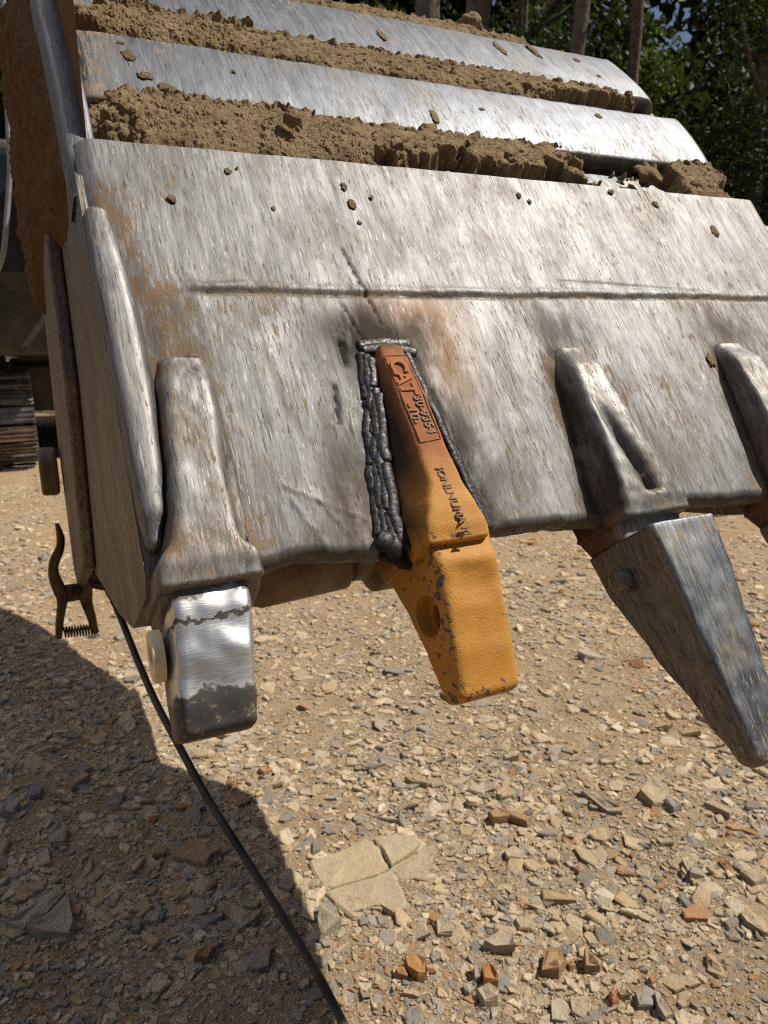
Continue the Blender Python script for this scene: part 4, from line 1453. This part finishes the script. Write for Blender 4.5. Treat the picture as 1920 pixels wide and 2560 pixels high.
def slab_mesh(poly, thick, seed, tilt=(0, 0), rough=.12):
    """broken slab: polygon outline refined with a ragged edge, chamfered, uneven top"""
    r = np.random.default_rng(seed)
    poly = np.array(poly, float)
    pts = []
    for a, b in zip(poly, np.roll(poly, -1, 0)):
        m = max(1, int(np.linalg.norm(b - a) / max(.012, .22 * np.ptp(poly))))
        for t in np.linspace(0, 1, m + 1)[:-1]:
            pts.append(a * (1 - t) + b * t)
    pts = np.array(pts)
    size = np.ptp(pts, 0).max()
    pts = pts + r.normal(size=pts.shape) * size * .012
    c = pts.mean(0)
    n = len(pts)
    rings = [(1.0, -thick * .9), (1.02, thick * .15), (1.0, thick * .75), (.93, thick), (.55, thick * 1.0)]
    V = []
    for f, z in rings:
        zz = z + thick * rough * r.normal(size=n)
        V.append(np.column_stack([c + (pts - c) * f * (1 + .012 * r.normal(size=(n, 1))), zz]))
    V.append(np.array([[*c, thick * (1 + rough * r.normal())]]))
    V = np.concatenate(V)
    V[:, 2] += (V[:, 0] - c[0]) * tilt[0] + (V[:, 1] - c[1]) * tilt[1]
    F = []
    k = len(rings)
    for q in range(k - 1):
        for i in range(n):
            j = (i + 1) % n
            F.append([q * n + i, q * n + j, (q + 1) * n + j, (q + 1) * n + i])
    for i in range(n):
        F.append([(k - 1) * n + i, (k - 1) * n + (i + 1) % n, k * n])
    V[:, :2] -= c
    return V, F, c


def put_stone(poly, thick, col, seed, name, label, cat='stone', group=None, tilt=(0, 0), lift=0.0, rough=.12):
    V, F, c = slab_mesh(poly, thick, seed, tilt, rough)
    cols = np.repeat(np.array(col)[None], len(V), 0)
    o = mesh_obj(name, V, F, M['stone'], None, False, dict(tint=cols))
    o.location = (c[0], c[1], float(ground_h(np.array([c[0]]), np.array([c[1]]))[0]) + lift)
    tag(o, label, cat, group)
    return o


def pxpoly(pts, ox=0, oy=0, sc=1.0):
    return [on_ground(ox + x * sc, oy + y * sc)[:2] for x, y in pts]


q_ = dict(ox=720, oy=2000, sc=420 / 1659)
LIME = (.50, .40, .26)
put_stone(pxpoly([(210, 620), (380, 560), (540, 500), (770, 392), (872, 470), (990, 695), (880, 745), (500, 872), (345, 895), (250, 720)], **q_), .016, LIME, 1, "limestone_slab", "largest tan slab of the cracked flat rock, crossed by the shadow edge", 'stone slab')
put_stone(pxpoly([(505, 892), (880, 762), (1000, 718), (1115, 900), (1168, 1010), (1155, 1090), (1050, 1130), (930, 1075), (850, 1062), (780, 1085), (700, 1200), (640, 1210), (510, 1085), (440, 1010), (390, 935)], **q_), .014, (.48, .39, .26), 2, "limestone_slab", "lower tan slab of the cracked flat rock with a notched bottom edge", 'stone slab')
put_stone(pxpoly([(840, 372), (1040, 350), (1240, 372), (1325, 428), (1270, 508), (1022, 645), (945, 510), (890, 440)], **q_), .016, (.50, .42, .28), 3, "limestone_slab", "upper right tan slab of the cracked flat rock with a grey corner", 'stone slab')
put_stone(pxpoly([(1345, 435), (1470, 482), (1440, 600), (1385, 690), (1400, 790), (1235, 775), (1135, 790), (1035, 672), (1290, 530)], **q_), .016, (.47, .38, .25), 4, "limestone_slab", "rightmost tan slab of the cracked flat rock", 'stone slab')
q7 = dict(ox=0, oy=1920, sc=960 / 1659)
q8 = dict(ox=960, oy=1920, sc=960 / 1659)
GR1, BR = (.36, .31, .24), (.36, .26, .16)
heroes = [
    (q7, [(20, 700), (170, 590), (268, 555), (290, 572), (200, 652), (100, 706)], .040, (.42, .36, .27), "long pale slab leaning in the shade at lower left, upper of a split pair"),
    (q7, [(128, 716), (215, 665), (302, 585), (320, 700), (300, 745), (180, 742)], .040, (.40, .35, .27), "triangular pale slab in the shade at lower left, lower of a split pair"),
    (q7, [(738, 380), (868, 345), (915, 400), (890, 448), (750, 410)], .034, BR, "brown wedge shaped slab in the shade left of the cable"),
    (q7, [(885, 340), (960, 325), (1005, 352), (925, 402)], .02, (.34, .27, .18), "small flat brown slab touching the brown wedge left of the cable"),
    (q7, [(1212, 475), (1285, 510), (1250, 545), (1195, 525)], .024, GR1, "grey brown block in the shade just right of the cable"),
    (q7, [(1382, 632), (1470, 692), (1382, 766), (1370, 690)], .05, (.36, .30, .22), "pointed three sided rock in shade below the cracked slab"),
    (q7, [(1050, 568), (1122, 588), (1110, 612), (1052, 605)], .018, GR1, "thin grey chip left of the cable beneath the larger chips"),
    (q7, [(1040, 645), (1090, 632), (1125, 660), (1100, 690), (1045, 680)], .02, (.30, .24, .17), "dull brown stone close to the left side of the cable"),
    (q7, [(210, 330), (270, 275), (300, 300), (285, 350), (220, 358)], .03, (.36, .31, .25), "rounded pale grey stone in the middle of the left shade"),
    (q7, [(5, 185), (50, 155), (88, 180), (60, 222), (10, 228)], .04, (.36, .36, .36), "blue grey rock at the left edge in the shade"),
    (q7, [(120, 120), (160, 82), (186, 100), (175, 138), (130, 145)], .03, (.24, .25, .27), "dark blue grey stone beside the pink stone in shade"),
    (q7, [(308, 88), (350, 40), (392, 62), (312, 112)], .03, (.44, .28, .20), "pinkish stone with a rusty face in the left shade"),
    (q7, [(560, 670), (590, 650), (612, 680), (605, 710), (568, 712)], .028, (.32, .28, .23), "brown grey lump left of the twin pale lumps in shade"),
    (q7, [(630, 650), (665, 628), (690, 650), (680, 680), (640, 685)], .028, (.42, .35, .27), "pale lump in the shade between smaller lumps"),
    (q7, [(840, 852), (895, 790), (925, 800), (900, 850)], .03, (.34, .16, .09), "rusty red wedge of rock alone in the deep shade"),
    (q7, [(1115, 15), (1160, 5), (1178, 25), (1140, 42)], .03, (.42, .22, .11), "orange brown stone at the end of the tooth's shadow"),
    (q8, [(50, 905), (78, 885), (108, 900), (100, 928), (60, 922)], .03, (.42, .20, .08), "smaller orange clay lump at bottom centre, left of a larger one"),
    (q8, [(88, 860), (135, 848), (182, 880), (185, 930), (150, 940), (105, 905)], .045, (.46, .23, .09), "larger orange clay lump at bottom centre beside a smaller one"),
    (q8, [(420, 880), (455, 868), (490, 905), (494, 948), (430, 958)], .05, (.46, .21, .07), "bright orange upright lump among pale stones at the bottom"),
    (q8, [(388, 870), (415, 865), (420, 920), (392, 925)], .04, (.44, .38, .29), "pale narrow stone leaning on the bright orange lump"),
    (q8, [(345, 935), (385, 922), (408, 950), (370, 978), (348, 965)], .03, (.40, .37, .30), "pale grey stone left of the bright orange lump"),
    (q8, [(398, 975), (450, 962), (495, 968), (490, 1015), (430, 1030)], .045, (.48, .40, .28), "cream stone directly below the bright orange lump"),
    (q8, [(698, 800), (762, 800), (785, 860), (755, 900), (682, 895)], .05, (.42, .26, .14), "square brown block casting a dark shadow, bottom right of the slab"),
    (q8, [(862, 815), (945, 855), (930, 885), (870, 880)], .045, (.44, .28, .16), "brown wedge right of the square brown block"),
    (q8, [(790, 845), (815, 835), (828, 855), (805, 868)], .02, (.46, .24, .12), "little orange pebble between two brown blocks"),
    (q8, [(750, 790), (770, 765), (795, 780), (790, 812), (762, 812)], .03, (.24, .25, .26), "dark grey pebble touching the square brown block"),
    (q8, [(428, 762), (500, 705), (560, 738), (566, 785), (480, 778)], .04, (.50, .42, .30), "cream rounded stone below the grey patch at bottom centre"),
    (q8, [(680, 525), (760, 530), (835, 562), (830, 580), (690, 562)], .03, (.46, .34, .20), "long tan sliver lying level right of the cracked slab"),
    (q8, [(455, 215), (480, 190), (570, 200), (640, 232), (620, 255), (540, 232), (470, 240)], .04, (.36, .23, .12), "dark brown broken log shaped stone with a black gap below"),
    (q8, [(225, 655), (250, 650), (310, 690), (295, 720), (232, 720)], .03, (.46, .37, .25), "tan stone with a dark left edge under the cracked slab"),
    (q8, [(90, 55), (130, 35), (190, 55), (185, 80), (120, 72)], .035, (.42, .32, .19), "tan rock with shaded lip right of the ground nose"),
    (q8, [(520, 360), (560, 335), (610, 355), (590, 390), (530, 388)], .03, (.48, .40, .29), "pale stone next to a cluster of grey gravel, right of slab"),
    (q8, [(1535, 655), (1560, 630), (1640, 690), (1680, 740), (1640, 750), (1560, 700)], .03, (.50, .38, .25), "long pale slab at the right edge near the bottom"),
    (q8, [(1535, 470), (1590, 460), (1650, 500), (1600, 520)], .03, (.44, .36, .25), "flat tan slab at the right edge above the long pale one"),
    (q8, [(1285, 620), (1340, 595), (1405, 620), (1400, 655), (1300, 655)], .014, (.46, .24, .13), "crumbling orange patch of rock near the right edge"),
    (q8, [(850, 118), (905, 125), (1020, 195), (1030, 215), (960, 205)], .03, (.44, .37, .27), "long grey tan blade of stone in the bright gravel"),
    (q8, [(1100, 130), (1145, 80), (1220, 105), (1215, 170), (1160, 180)], .04, (.46, .37, .25), "tan angular rock right of the long blade stone"),
    (q8, [(1380, 165), (1420, 150), (1510, 205), (1490, 222)], .03, (.44, .34, .24), "thin tan bar of stone in the gravel at right"),
    (q8, [(1200, 160), (1230, 150), (1285, 185), (1250, 200)], .03, (.30, .29, .28), "dark grey shard beside the tan angular rock"),
    (q8, [(1082, 990), (1130, 950), (1175, 980), (1160, 1040), (1100, 1050)], .03, (.33, .31, .28), "grey flat stone at the bottom, left of a pale blade"),
    (q8, [(1165, 1000), (1190, 1000), (1250, 1080), (1215, 1095), (1180, 1060)], .04, (.42, .36, .27), "pale blade of stone standing on edge at the bottom"),
    (q8, [(970, 1000), (990, 978), (1015, 1030), (985, 1048)], .035, (.44, .20, .08), "orange splinter standing at the bottom beside a brown stone"),
    (q8, [(1005, 985), (1040, 975), (1060, 1005), (1020, 1012)], .03, (.38, .27, .17), "brown stone right of the orange splinter"),
    (q8, [(720, 1010), (770, 990), (810, 1030), (790, 1090), (730, 1085)], .012, (.48, .42, .32), "worn cream stone set flush in the ground at the bottom edge"),
    (q8, [(800, 1000), (870, 990), (900, 1050), (860, 1085), (810, 1060)], .012, (.46, .37, .26), "flush tan stone right of the worn cream one"),
    (q8, [(1140, 920), (1165, 905), (1180, 930), (1155, 945)], .02, (.46, .24, .12), "small orange brown chip above the grey flat stone"),
    (q8, [(810, 425), (840, 415), (865, 445), (845, 460)], .02, (.48, .32, .20), "rosy tan chip right of the grey gravel cluster"),
    (q8, [(1285, 420), (1315, 400), (1340, 440), (1310, 470)], .03, (.48, .40, .28), "cream stone standing in bare soil at right"),
]
for k, (fr_, pts, th, col, lab) in enumerate(heroes):
    r_ = random.Random(k)
    name = "clay_lump" if "clay" in lab else ("stone_slab" if "slab" in lab else "stone")
    put_stone(pxpoly(pts, **fr_), th * .55, col, 100 + k, name, lab, "stone", None, (r_.uniform(-.12, .12), r_.uniform(-.12, .12)), .002, .2)

# countable loose stones: two hundred more of the largest
rr = np.random.default_rng(91)
made = 0
LAND = [(-.28, 1.95, "the large cracked slab"), (-.09, 1.95, "the right half of the cracked slab"), (-.98, 1.62, "the split pale slab in shade"), (-.50, 1.72, "the brown wedge in shade"), (-.34, 1.55, "the cable's middle"),
        (-.30, 1.45, "the red wedge in deep shade"), (-.75, 1.75, "the rounded shaded grey stone"), (-1.15, 2.0, "the blue grey shaded rock"), (-.62, 2.2, "the shaded orange brown stone"), (-.05, 1.42, "the orange clay lumps"),
        (.18, 1.40, "the bright orange upright lump"), (.33, 1.45, "the square brown block"), (.20, 1.62, "the cream rounded stone"), (.34, 1.78, "the long tan sliver"), (.21, 2.2, "the dark brown log shaped stone"), (.05, 2.45, "the tan shaded-lip rock"),
        (.5, 2.35, "the long blade stone"), (.66, 2.4, "the tan angular rock"), (.85, 2.25, "the thin tan bar stone"), (.86, 1.85, "the right edge's flat slab"), (.9, 1.65, "the right edge's long pale slab"), (.66, 1.68, "the crumbling orange patch"),
        (.45, 1.28, "the bottom's flat grey stone"), (.28, 1.28, "the bottom's worn cream stone"), (-1.3, 2.9, "the spring clamp's shadow"), (-.6, 3.0, "the left tooth"), (.3, 3.2, "the yellow tooth's tip"), (.95, 3.2, "the dark tooth tip"), (1.6, 3.2, "the picture's right edge"), (.5, 4.6, "the bucket lip's underside"), (-2.2, 4.4, "the excavator's track")]
zones = {}
protos = []
for k in range(24):
    K = rr.integers(5, 9)
    an = (np.arange(K) + .5 * rr.random(K)) / K * 2 * pi
    ra = .6 + .45 * rr.random(K)
    asp = .45 + .5 * rr.random()
    pl = np.stack([np.cos(an) * ra, np.sin(an) * ra * asp], -1)
    V, F, c = slab_mesh(pl, .16 + .22 * rr.random(), 500 + k, (rr.normal() * .12, rr.normal() * .12), .16)
    protos.append((V, F))
pm = {}
while made < 235:
    y = 1.25 * (5.5 / 1.25) ** rr.random()
    x = (rr.random() * 2 - 1) * (.53 * y + .05)
    sz = (.018 + .034 * rr.random() ** 2) * (1 + .22 * (y - 1.2))
    pk = rr.random()
    kind = "tan" if pk < .55 else ("grey" if pk < .96 else "rusty orange")
    ck = {"tan": TAN, "grey": GREY, "rusty orange": RED}[kind]
    ci = int(rr.integers(0, 3))
    pi_ = int(rr.integers(0, len(protos)))
    key = (pi_, kind, ci)
    if key not in pm:
        V, F = protos[pi_]
        o = mesh_obj("loose_stone", V, F, M['stone'], None, False, dict(tint=np.repeat(ck[ci][None], len(V), 0)))
        pm[key] = o.data
    else:
        o = link(bpy.data.objects.new("loose_stone", pm[key]))
    o.location = (x, y, float(ground_h(np.array([x]), np.array([y]))[0]))
    o.rotation_euler = (0, 0, rr.random() * 6.28)
    o.scale = (sz, sz * (.8 + .4 * rr.random()), sz * (.7 + .5 * rr.random()))
    szw = "small" if sz < .03 else "larger"
    best = min(LAND, key=lambda l: (l[0] - x) ** 2 + (l[1] - y) ** 2)
    dx, dy = x - best[0], y - best[1]
    dd_ = math.hypot(dx, dy)
    far = "just" if dd_ < .16 else ("some way" if dd_ < .34 else "well")
    side_ = ("left of" if dx < 0 else "right of") if abs(dx) > abs(dy) else ("below" if dy < 0 else "above")
    shp = ["flat", "blocky", "pointed", "rounded"][pi_ % 4]
    where = "%s %s %s" % (far, side_, best[2])
    o['label'] = "%s %s %s stone %s" % (szw, kind, shp, where)
    o['category'] = "stone"
    o['group'] = "%s %s %s stones %s" % (szw, kind, shp, where)
    made += 1

# ------------------------------------------------------------------ the excavator behind
EX = uw2world(.65, 8.0, 0)
ex = thing("excavator", "tracked excavator standing in deep shade behind the bucket with mud stained track", "excavator", tuple(EX), YAW)


def exo(P):
    return np.asarray(P, float) - np.array([.65, 8.0, 0])


def belt_pts(w0, w1, zc, r, n):
    """evenly spaced points with outward normals round a track loop in (w, z)"""
    straight = w1 - w0
    per = 2 * straight + 2 * pi * r
    out = []
    for i in range(n):
        d = per * i / n
        if d < straight:
            out.append((w0 + d, zc + r, 0.0))
        elif d < straight + pi * r:
            a = (d - straight) / r
            out.append((w1 + r * sin(a), zc + r * cos(a), -a))
        elif d < 2 * straight + pi * r:
            out.append((w1 - (d - straight - pi * r), zc - r, -pi))
        else:
            a = (d - 2 * straight - pi * r) / r
            out.append((w0 - r * sin(a), zc - r * cos(a), -pi - a))
    return out


shoe_parts = [box((0, 0, 0), (.56, .150, .016))]
for yy in (-.045, 0, .045):
    shoe_parts.append(box((0, yy, .021), (.56, .012, .028)))
sv, sf = join(shoe_parts)
shoe_me = None
for cu_ in (-.19, 1.75):
    trk = bpy.data.objects.new("track", None)
    trk.empty_display_size = .1
    link(trk, ex)
    trk.location = exo((cu_, 9.75, 0))
    for (w, z, a) in belt_pts(-1.35, 1.35, .46, .40, 44):
        if shoe_me is None:
            o = mesh_obj("track_shoe", sv, sf, M['shoe'], trk, False)
            shoe_me = o.data
        else:
            o = link(bpy.data.objects.new("track_shoe", shoe_me), trk)
        o.location = (0, w, z)
        o.rotation_euler = (a, 0, 0)
    V, F = join([box((0, 0, .46), (.34, 2.7, .38))] + [tube([(-.12, w, .46), (.12, w, .46)], .34, 20) for w in (-1.35, 1.35)])
    mesh_obj("track_frame", V, F, M['mach_dark'], trk, False)


def exbox(name, c, s, mat, bw=.04, par=ex):
    V, F = box(exo(c), s)
    return bevel(mesh_obj(name, V, F, M[mat], par, False), bw, 3)


exbox("car_body", (.65, 9.75, .72), (1.5, 1.6, .5), 'mach_dark')
exbox("turntable", (.65, 9.75, 1.05), (1.3, 1.3, .16), 'mach_dark')
exbox("house", (.65, 10.0, 1.62), (2.5, 3.2, .95), 'mach_dark', .08)  # house, counterweight and cab dark instead of yellow, standing in for shade
exbox("counterweight", (.65, 11.8, 1.55), (2.5, .6, 1.05), 'mach_dark', .15)
cabo = exbox("cab", (-.12, 8.6, 2.05), (.95, 1.7, 1.85), 'mach_dark', .08)
exbox("cab_window", (-.12, 7.745, 2.35), (.78, .03, 1.0), 'glass', .01, cabo)
exbox("cab_window", (-.60, 8.55, 2.35), (.03, 1.3, .95), 'glass', .01, cabo)


def limb(name, pts, wid, u0, u1, mat, n=26):
    """box section arm through (w, z) points with height wid, between u0 and u1"""
    P = smooth_path(pts, n, 3)
    T = np.gradient(P, axis=0)
    T /= np.linalg.norm(T, axis=1)[:, None]
    Nn = np.stack([-T[:, 1], T[:, 0]], -1)
    wd = np.interp(np.linspace(0, 1, n), np.linspace(0, 1, len(wid)), wid) / 2
    V = []
    for i in range(n):
        a, b = P[i] + Nn[i] * wd[i], P[i] - Nn[i] * wd[i]
        V += [(u0, *a), (u1, *a), (u1, *b), (u0, *b)]
    F = grid_faces(n, 4, True).tolist() + [[0, 1, 2, 3], [4 * n - 1, 4 * n - 2, 4 * n - 3, 4 * n - 4]]
    return bevel(mesh_obj(name, exo(np.array(V)), F, M[mat], ex, False), .01, 2)


BOOM = [(8.8, 1.75), (7.6, 2.8), (6.5, 3.2), (5.8, 3.3), (5.0, 3.0), (4.3, 2.6)]
STICK = [(4.6, 3.1), (4.2, 2.5), (3.5, 1.68), (2.6, 1.14), (1.68, .96)]
limb("boom", BOOM, [.5, .62, .7, .6, .5, .36], .44, .86, 'mach_yellow')
limb("stick", STICK, [.3, .6, .7, .72, .26], .46, .84, 'mach_yellow')
PZ = CAM_H - .575
V, F = tube([(.40, 1.6, PZ - .012), (.44, 1.6, PZ - .005), (.655, 1.6, PZ + .005)], [.070, .088, .085], 28)
V2, F2 = tube([(.678, 1.6, PZ), (.72, 1.6, PZ), (.735, 1.6, PZ), (.785, 1.6, PZ)], [.066, .066, .10, .10], 28)
V3, F3 = tube([(.65, 1.6, PZ), (.685, 1.6, PZ)], .066, 28)
nose = mesh_obj("stick_nose", exo(join([(V, F), (V2, F2)])[0]), join([(V, F), (V2, F2)])[1], M['brownpin'], ex, True, sharp=40)
mesh_obj("seal_ring", exo(V3), F3, M['void'], ex, True, sharp=40)
for (a, b, r, nm) in [((8.2, 1.5), (6.0, 2.9), .075, "boom_cylinder"), ((6.0, 3.8), (4.6, 3.12), .07, "stick_cylinder"), ((4.3, 3.0), (2.6, 1.85), .06, "bucket_cylinder")]:
    V, F = tube([(.65, *a), (.65, *b)], r, 16)
    mesh_obj(nm, exo(V), F, M['mach_dark'], ex, True, sharp=40)
# hydraulic hose seen as a pale line at the left edge of the picture
hp = smooth_path([on_w(6, -60, 4.0), on_w(14, 180, 4.0), on_w(26, 420, 4.0), on_w(10, 640, 4.0), on_w(-60, 800, 4.2)], 40, 3)
V, F = tube(exo(hp), .012, 10)
mesh_obj("hydraulic_hose", V, F, M['hose'], ex, True)

# ------------------------------------------------------------------ trees


def foliage(n, cen, rad, size, r, cols, thr=.0, sc=.55):
    """leaf clumps spread through a lumpy ellipsoid, with holes"""
    P = r.normal(size=(n * 3, 3))
    P /= np.linalg.norm(P, axis=1)[:, None]
    P *= (r.random(n * 3) ** .45)[:, None]
    W = P * np.array(rad) + np.array(cen)
    d = fbm(W * sc + r.random() * 60, 3)
    W = W[d > thr][:n]
    n = len(W)
    nrm = r.normal(size=(n, 3)) + np.array([0, 0, .5])
    nrm /= np.linalg.norm(nrm, axis=1)[:, None]
    t = np.cross(nrm, r.normal(size=(n, 3)))
    t /= np.linalg.norm(t, axis=1)[:, None]
    b = np.cross(nrm, t)
    s = size * (.6 + .8 * r.random(n))[:, None]
    V = np.stack([W - t * s * .5, W + b * s * .32 - nrm * s * .1, W + t * s * .6, W - b * s * .32 - nrm * s * .1], 1).reshape(-1, 3)
    F = np.arange(n * 4).reshape(n, 4)
    c = np.array(cols)[r.integers(0, len(cols), n)] * (.65 + .7 * r.random(n))[:, None]
    return V, F, np.repeat(c, 4, 0)


GREEN = [(.012, .023, .006), (.018, .035, .008), (.024, .044, .010), (.042, .068, .014), (.010, .019, .007)]


def tree(px, dist, trunk_r, height, crown_z, crown_r, leaves, label, seed, lean=0.0, leaf=.11):
    r = np.random.default_rng(seed)
    bx, by = (px - 960) / FPX * dist * 1.03, dist
    t = thing("tree", label, "tree", (bx, by, 0), 0, "trees along the wood edge")
    k = 14
    zz = np.linspace(-.1, height * .85, k)
    path = np.stack([lean * zz + .12 * np.sin(zz * .6 + seed), .1 * np.cos(zz * .5 + seed), zz], -1)
    parts = [tube(path, trunk_r * np.linspace(1.15, .35, k), 12)]
    for q in range(7):
        z0 = height * (.62 + .04 * q)
        a = r.random() * 6.28
        ln = crown_r * (.5 + .4 * r.random())
        j = np.interp(z0, zz, np.arange(k))
        p0 = path[int(j)]
        pp = np.array([p0, p0 + np.array([cos(a) * ln * .5, sin(a) * ln * .5, ln * .3]), p0 + np.array([cos(a) * ln, sin(a) * ln, ln * .75])])
        parts.append(tube(pp, trunk_r * np.array([.4, .25, .1]), 7))
    V, F = join(parts)
    V = V + .02 * np.stack([fbm(V * 5, 3), fbm(V * 5 + 9, 3), 0 * V[:, 0]], -1)
    mesh_obj("trunk", V, F, M['bark'], t)
    V, F, c = foliage(leaves, (lean * crown_z, 0, crown_z), (crown_r, crown_r, (height - crown_z) * 1.15), leaf, r, GREEN, .0, .6)
    mesh_obj("crown", V, F, M['leaf'], t, False, dict(tint=c))
    return t


tree(1066, 15.0, .29, 15, 12.0, 2.6, 5000, "thick grey brown trunk left of centre behind the bucket top", 1)
tree(1158, 17.5, .36, 16, 13.0, 2.8, 5000, "thickest dark trunk rising just right of the muddy root", 2)
tree(1372, 14.0, .17, 14, 11.5, 2.4, 5000, "slender grey trunk above the right end of the top mud strip", 3, .004)
tree(1476, 18.0, .17, 16, 13.5, 2.4, 5000, "thin dark trunk left of the bright green gap", 4, .02)
tree(1850, 13.0, .20, 14, 11.0, 2.4, 6000, "bare lower trunk at the right edge among dark leaves", 6, .012)
tree(1790, 17.0, .16, 10, 4.6, 1.7, 9000, "dark leafy tree filling the gap left of the right trunk", 7)
tree(2050, 16.0, .2, 11, 5.0, 3.4, 9000, "dark broad tree at the far right edge of the wood", 8)
tree(1250, 20.0, .2, 11, 6.0, 3.0, 8000, "leafy tree behind the slender grey trunk", 9)
r = np.random.default_rng(77)
VV, FF, CC_, o_ = [], [], [], 0
for k in range(26):
    px = 250 + 95 * k + r.normal() * 25
    D = 20 + 7 * r.random()
    c = ((px - 960) / FPX * D, D, 3.2 + 2.2 * r.random() - (1.2 if 1480 < px < 1640 else 0))
    v, f, q = foliage(4200, c, (2.2, 1.6, 5.6 if not 1520 < px < 1640 else 3.4), .26, r, GREEN, -.05, .5)
    VV.append(v); FF.append(f + o_); CC_.append(q); o_ += len(v)
for k in range(16):
    px = 1150 + 60 * k + r.normal() * 20
    D = 15 + 4 * r.random()
    v, f, q = foliage(1500, ((px - 960) / FPX * D, D, 1.2), (1.3, 1.0, 1.6), .11, r, GREEN + [(.12, .16, .03)], 0, .7)
    VV.append(v); FF.append(f + o_); CC_.append(q); o_ += len(v)
v, f, q = foliage(900, (6.0, 19.0, 7.0), (.9, .7, 1.5), .13, r, [(.11, .17, .02), (.07, .11, .016)], 0, .7)  # bright leaf colour stands in for sun shining through
VV.append(v); FF.append(f + o_); CC_.append(q); o_ += len(v)
for k in range(34):
    px = 150 + 75 * k + r.normal() * 25
    D = 29 + 4 * r.random()
    gap = 1530 < px < 1640
    v, f, q = foliage(2400, ((px - 960) / FPX * D, D, 7.0 if not gap else 4.2), (2.6 if not gap else 1.6, 1.5, 10.0 if not gap else 6.4), .55, r, GREEN[:1] + GREEN[4:], -.4, .5)
    VV.append(v); FF.append(f + o_); CC_.append(q); o_ += len(v)
# the wood goes on round the clearing; unseen, added to cut sky light
for k in range(22):
    a = radians(20 + 11 * k + r.normal() * 2)
    D = 15 + 4 * r.random()
    v, f, q = foliage(1100, (-sin(a) * D, cos(a) * D, 4.0), (2.6, 2.6, 5.5), .5, r, GREEN, -.3, .5)
    VV.append(v); FF.append(f + o_); CC_.append(q); o_ += len(v)
wood = mesh_obj("undergrowth", np.concatenate(VV), np.concatenate(FF), M['leaf'], None, False, dict(tint=np.concatenate(CC_)))
wood['kind'] = 'stuff'
